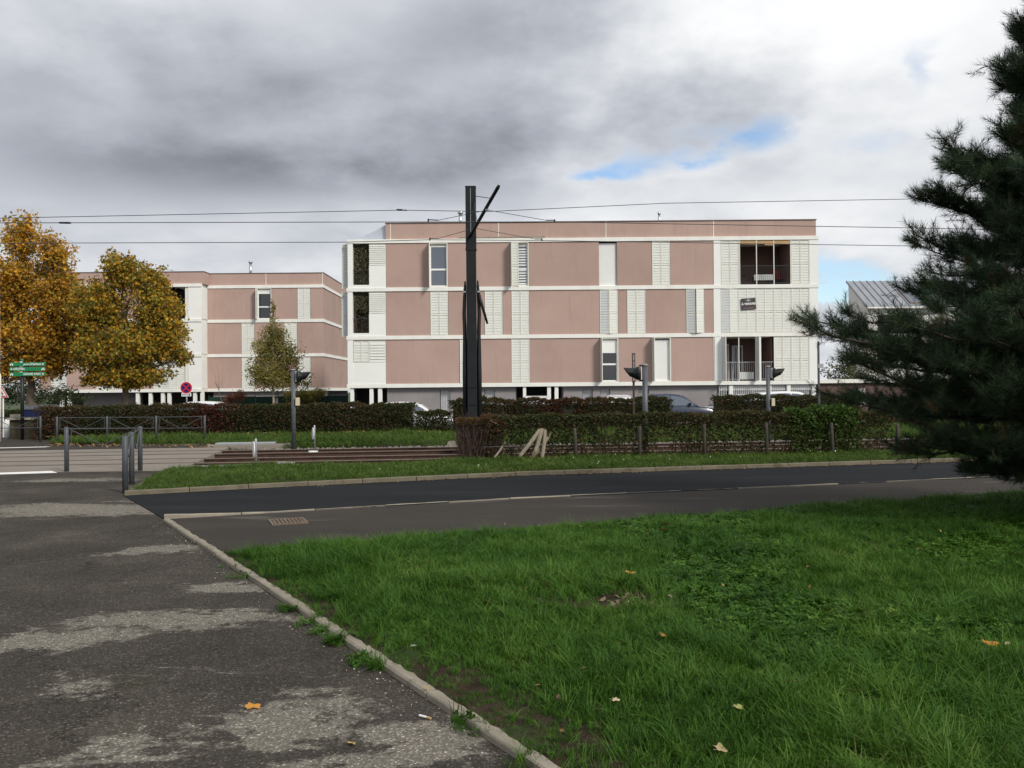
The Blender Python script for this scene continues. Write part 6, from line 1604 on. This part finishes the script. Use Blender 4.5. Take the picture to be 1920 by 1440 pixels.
print('lawn tufts', len(x))
x, y = view_pts(strip_poly, 90000, 14, 30, -34, 40, 1.6)
k = (near_bal(x) - y > .06); x, y = x[k], y[k]
scatter('strip_grass', np.stack([x, y, strip_z(x, y) - .005], 1), RNG.uniform(.55, 1.0, len(x)) * (.7 + .4 * vnoise(x, y, 1.1, 66)), (RNG.uniform(0, 1, len(x)) < .12).astype(int), T1, 'short grass on the strip between kerb and tram tracks')
print('strip tufts', len(x))
x, y = view_pts(verge_poly, 60000, 27, 44, -36, 40, 1.8)
k = y - far_bal(x) > .15; x, y = x[k], y[k]
scatter('verge_grass', np.stack([x, y, verge_z(x, y) - .005], 1), RNG.uniform(.7, 1.4, len(x)) * (.6 + .8 * vnoise(x, y, .5, 67)), (RNG.uniform(0, 1, len(x)) < .35).astype(int), T1, 'rougher grass on the verge in front of the back hedge')
print('verge tufts', len(x))
# weeds on the path side of the kerb
P = []
for u, v, k in ((455, 1085, 5), (545, 1145, 14), (590, 1170, 10), (640, 1205, 18), (690, 1245, 9), (710, 1252, 8), (900, 1372, 12), (985, 1432, 8), (430, 1068, 4), (610, 1185, 6)):
    c = gnd(u, v)
    for _ in range(k): P.append((c.x + random.gauss(0, .06), c.y + random.gauss(0, .05), .002))
P = np.array(P); scatter('kerb_weeds', P, RNG.uniform(.5, .95, len(P)), RNG.integers(0, 4, len(P)), T0, 'small green weeds growing along the foot of the pale kerb', 'weeds', .5)
# daisies on the strip, leaf litter under the hedges
def specks(name, P, size, cols, probs, label, cat):
    n = len(P); V, F_, C = leaf_quads(P, size, palette(cols, probs, n), up=3.0, fold=.15, aspect=.75)
    return tag(link(name, np_mesh(name, V, F_, C), 'fallen'), label, cat, kind='stuff')
n = 70; x = RNG.uniform(-5, 11, n); y = np.interp(x, [p[0] for p in F], [p[1] for p in F]) + RNG.uniform(.5, 2.6, n)
specks('daisies', np.stack([x, y, strip_z(x, y) + .09], 1), .035, [(.72, .72, .66), (.6, .58, .4)], [.8, .2], 'tiny white daisies dotted over the far grass strip', 'flowers')
n = 650; x = RNG.uniform(-17, 8, n); y = hedge_y(x) - .35 + RNG.normal(-.25, .35, n)
x2 = RNG.uniform(-15.5, -9, 260); y2 = 29.3 - (x2 + 15.6) * .25 + RNG.normal(0, .35, 260)
x3 = RNG.uniform(-.9, 2.0, 220); y3 = fy(x3) + RNG.normal(.1, .15, 220)
lit = np.concatenate([np.stack([x, y, verge_z(x, y) + .10], 1), np.stack([x2, y2, np.full(260, .03)], 1), np.stack([x3, y3, np.full(220, .13)], 1)])
specks('leaf_litter', lit, .10, [(.20, .10, .04), (.28, .17, .07), (.12, .07, .035), (.34, .22, .12)], [.35, .3, .2, .15], 'brown fallen leaves gathered along the hedge feet', 'leaf litter')
n = 260; uu = RNG.uniform(0, 1, n); x = RNG.uniform(-4, 10, n); y = np.interp(x, [p[0] for p in F], [p[1] for p in F]) - np.abs(RNG.normal(.03, .08, n)) - .02
specks('gutter_litter', np.stack([x, y, np.full(n, .02)], 1), .05, [(.22, .14, .06), (.14, .09, .05)], [.6, .4], 'small dead leaf bits in the gutter of the far kerb', 'leaf litter')
n = 420; t_ = RNG.uniform(0, 10, n); off = RNG.normal(.10, .10, n); x = K0[0] + kd.x * t_ + kd.y * np.abs(off); y = K0[1] + kd.y * t_ - kd.x * np.abs(off)
specks('path_grit', np.stack([x, y, np.full(n, .006)], 1), .014, [(.30, .27, .22), (.42, .40, .36), (.20, .17, .13)], [.4, .3, .3], 'pale grit scattered beside the pale kerb', 'grit')
n = 240; x = RNG.uniform(-2, 9, n); y = RNG.uniform(3.2, 12, n); k = inside(x, y, lawn_poly); x, y = x[k], y[k]
specks('lawn_leaf_bits', np.stack([x, y, lawn_z(x, y) + RNG.uniform(.01, .07, len(x))], 1), .035, [(.20, .11, .05), (.30, .21, .09), (.13, .08, .05), (.36, .30, .18)], [.35, .3, .2, .15], 'small brown leaf bits caught in the lawn grass', 'leaf litter')
ch = bare; n = 30; x = ch.x - .02 + RNG.normal(0, .15, n); y = ch.y + RNG.normal(0, .09, n)
specks('wood_chips', np.stack([x, y, lawn_z(x, y) + .012], 1), .050, [(.22, .17, .11), (.15, .11, .07), (.32, .27, .19)], [.4, .4, .2], 'pale wood chips on the bare earth spot in the lawn', 'wood chips')
# individual fallen leaves
def fallen(u, v, size, col, label, z=None, az=0.0, tilt=.25):
    size *= .78
    g = gnd(u, v, .10 if z is None else z)
    zg = (float(lawn_z(np.array([g.x]), np.array([g.y]))[0]) + .065) if z is None else z
    ang = np.linspace(0, 2 * math.pi, 23)[:-1]; rad = .38 + .09 * np.cos(5 * ang + random.uniform(0, 6)) * random.uniform(.5, 1.2) + .07 * np.cos(3 * ang + random.uniform(0, 6)) + RNG.uniform(-.06, .06, 22)
    m4 = Matrix.Translation((g.x, g.y, zg + size * .12)) @ Matrix.Rotation(az, 4, 'Z') @ Matrix.Rotation(tilt, 4, 'X') @ Matrix.Rotation(tilt * .6, 4, 'Y')
    vs = [m4 @ Vector((math.cos(a) * r_ * size * 1.15, math.sin(a) * r_ * size * .8, (.10 * math.sin(3 * a) + .08) * r_ * size)) for a, r_ in zip(ang, rad)] + [m4 @ Vector((0, 0, -.02 * size))]
    t = thing('fallen_leaf', label, 'leaf', (g.x, g.y, zg), 'fallen leaves lying about')
    k = len(ang); fs = np.array([(i, (i + 1) % k, k) for i in range(k)])
    link('blade', np_mesh('blade', np.array([tuple(q) for q in vs]), fs, np.tile(np.array(col), (k + 1, 1))), 'fallen', t)
    e = m4 @ Vector((-.36 * size, 0, 0)); MB().tube([m4 @ Vector((-.2 * size, 0, 0)), e, m4 @ Vector((-.75 * size, .1 * size, .03 * size))], .0016, 4).build('stalk', 'wood', t)
fallen(473, 1328, .115, (.50, .24, .045), 'orange fallen leaf on the pale patch of the worn path', 0.004, .4)
fallen(660, 1396, .075, (.52, .38, .10), 'small yellow fallen leaf near the kerb on the worn path', 0.004, 2.0)
fallen(1183, 1104, .12, (.45, .27, .045), 'bright yellow-orange leaf just above the bare spot in the lawn', None, .2)
fallen(1027, 1128, .11, (.27, .095, .03), 'rust-red curled leaf in the lawn beside the bare spot', None, 1.2, .7)
fallen(911, 1156, .10, (.36, .27, .05), 'yellow leaf lying in grass closest to the kerb', None, 2.2, .4)
fallen(1243, 1226, .095, (.36, .20, .045), 'ochre leaf in the grass below the bare spot', None, .8, .5)
fallen(1480, 1324, .12, (.46, .36, .16), 'straw-coloured leaf with long stalk in the open lawn', None, 2.6, .4)
fallen(1350, 1424, .12, (.44, .34, .18), 'beige leaf at the bottom edge of the lawn view', None, 1.0, .3)
fallen(1858, 1243, .13, (.44, .20, .035), 'orange leaf far across the lawn under the pine side', None, .1, .3)
fallen(1385, 1361, .085, (.34, .34, .12), 'pale green-yellow leaf between the straw-coloured and beige leaves', None, .6, .4)
fallen(1250, 1006, .15, (.22, .11, .05), 'brown leaf pair near the footpath edge of the lawn', None, 1.7, .5)
fallen(1155, 1331, .06, (.50, .42, .26), 'tiny pale leaf alone in the lawn', None, .4, .3)
fallen(1245, 1016, .11, (.26, .14, .06), 'tan leaf beside the brown leaf near the footpath edge', None, 2.7, .5)
for u, v, lab in ((780, 1221, 'white cigarette end on bare earth beside the kerb'), (797, 1341, 'white cigarette end on the worn path beside the kerb')):
    g = gnd(u, v, .02); c = thing('cigarette_end', lab, 'litter', g); d = Vector((.032, .004 if u < 790 else -.022, 0))
    zz_ = .012 if u > 790 else float(lawn_z(np.array([g.x]), np.array([g.y]))[0]) + .012
    a = Vector((g.x, g.y, zz_)); MB().tube([a - d, a + d * .3], .0055, 8).build('paper', 'white_sign', c); MB().tube([a + d * .31, a + d], .0055, 8).build('filter', 'awning', c)
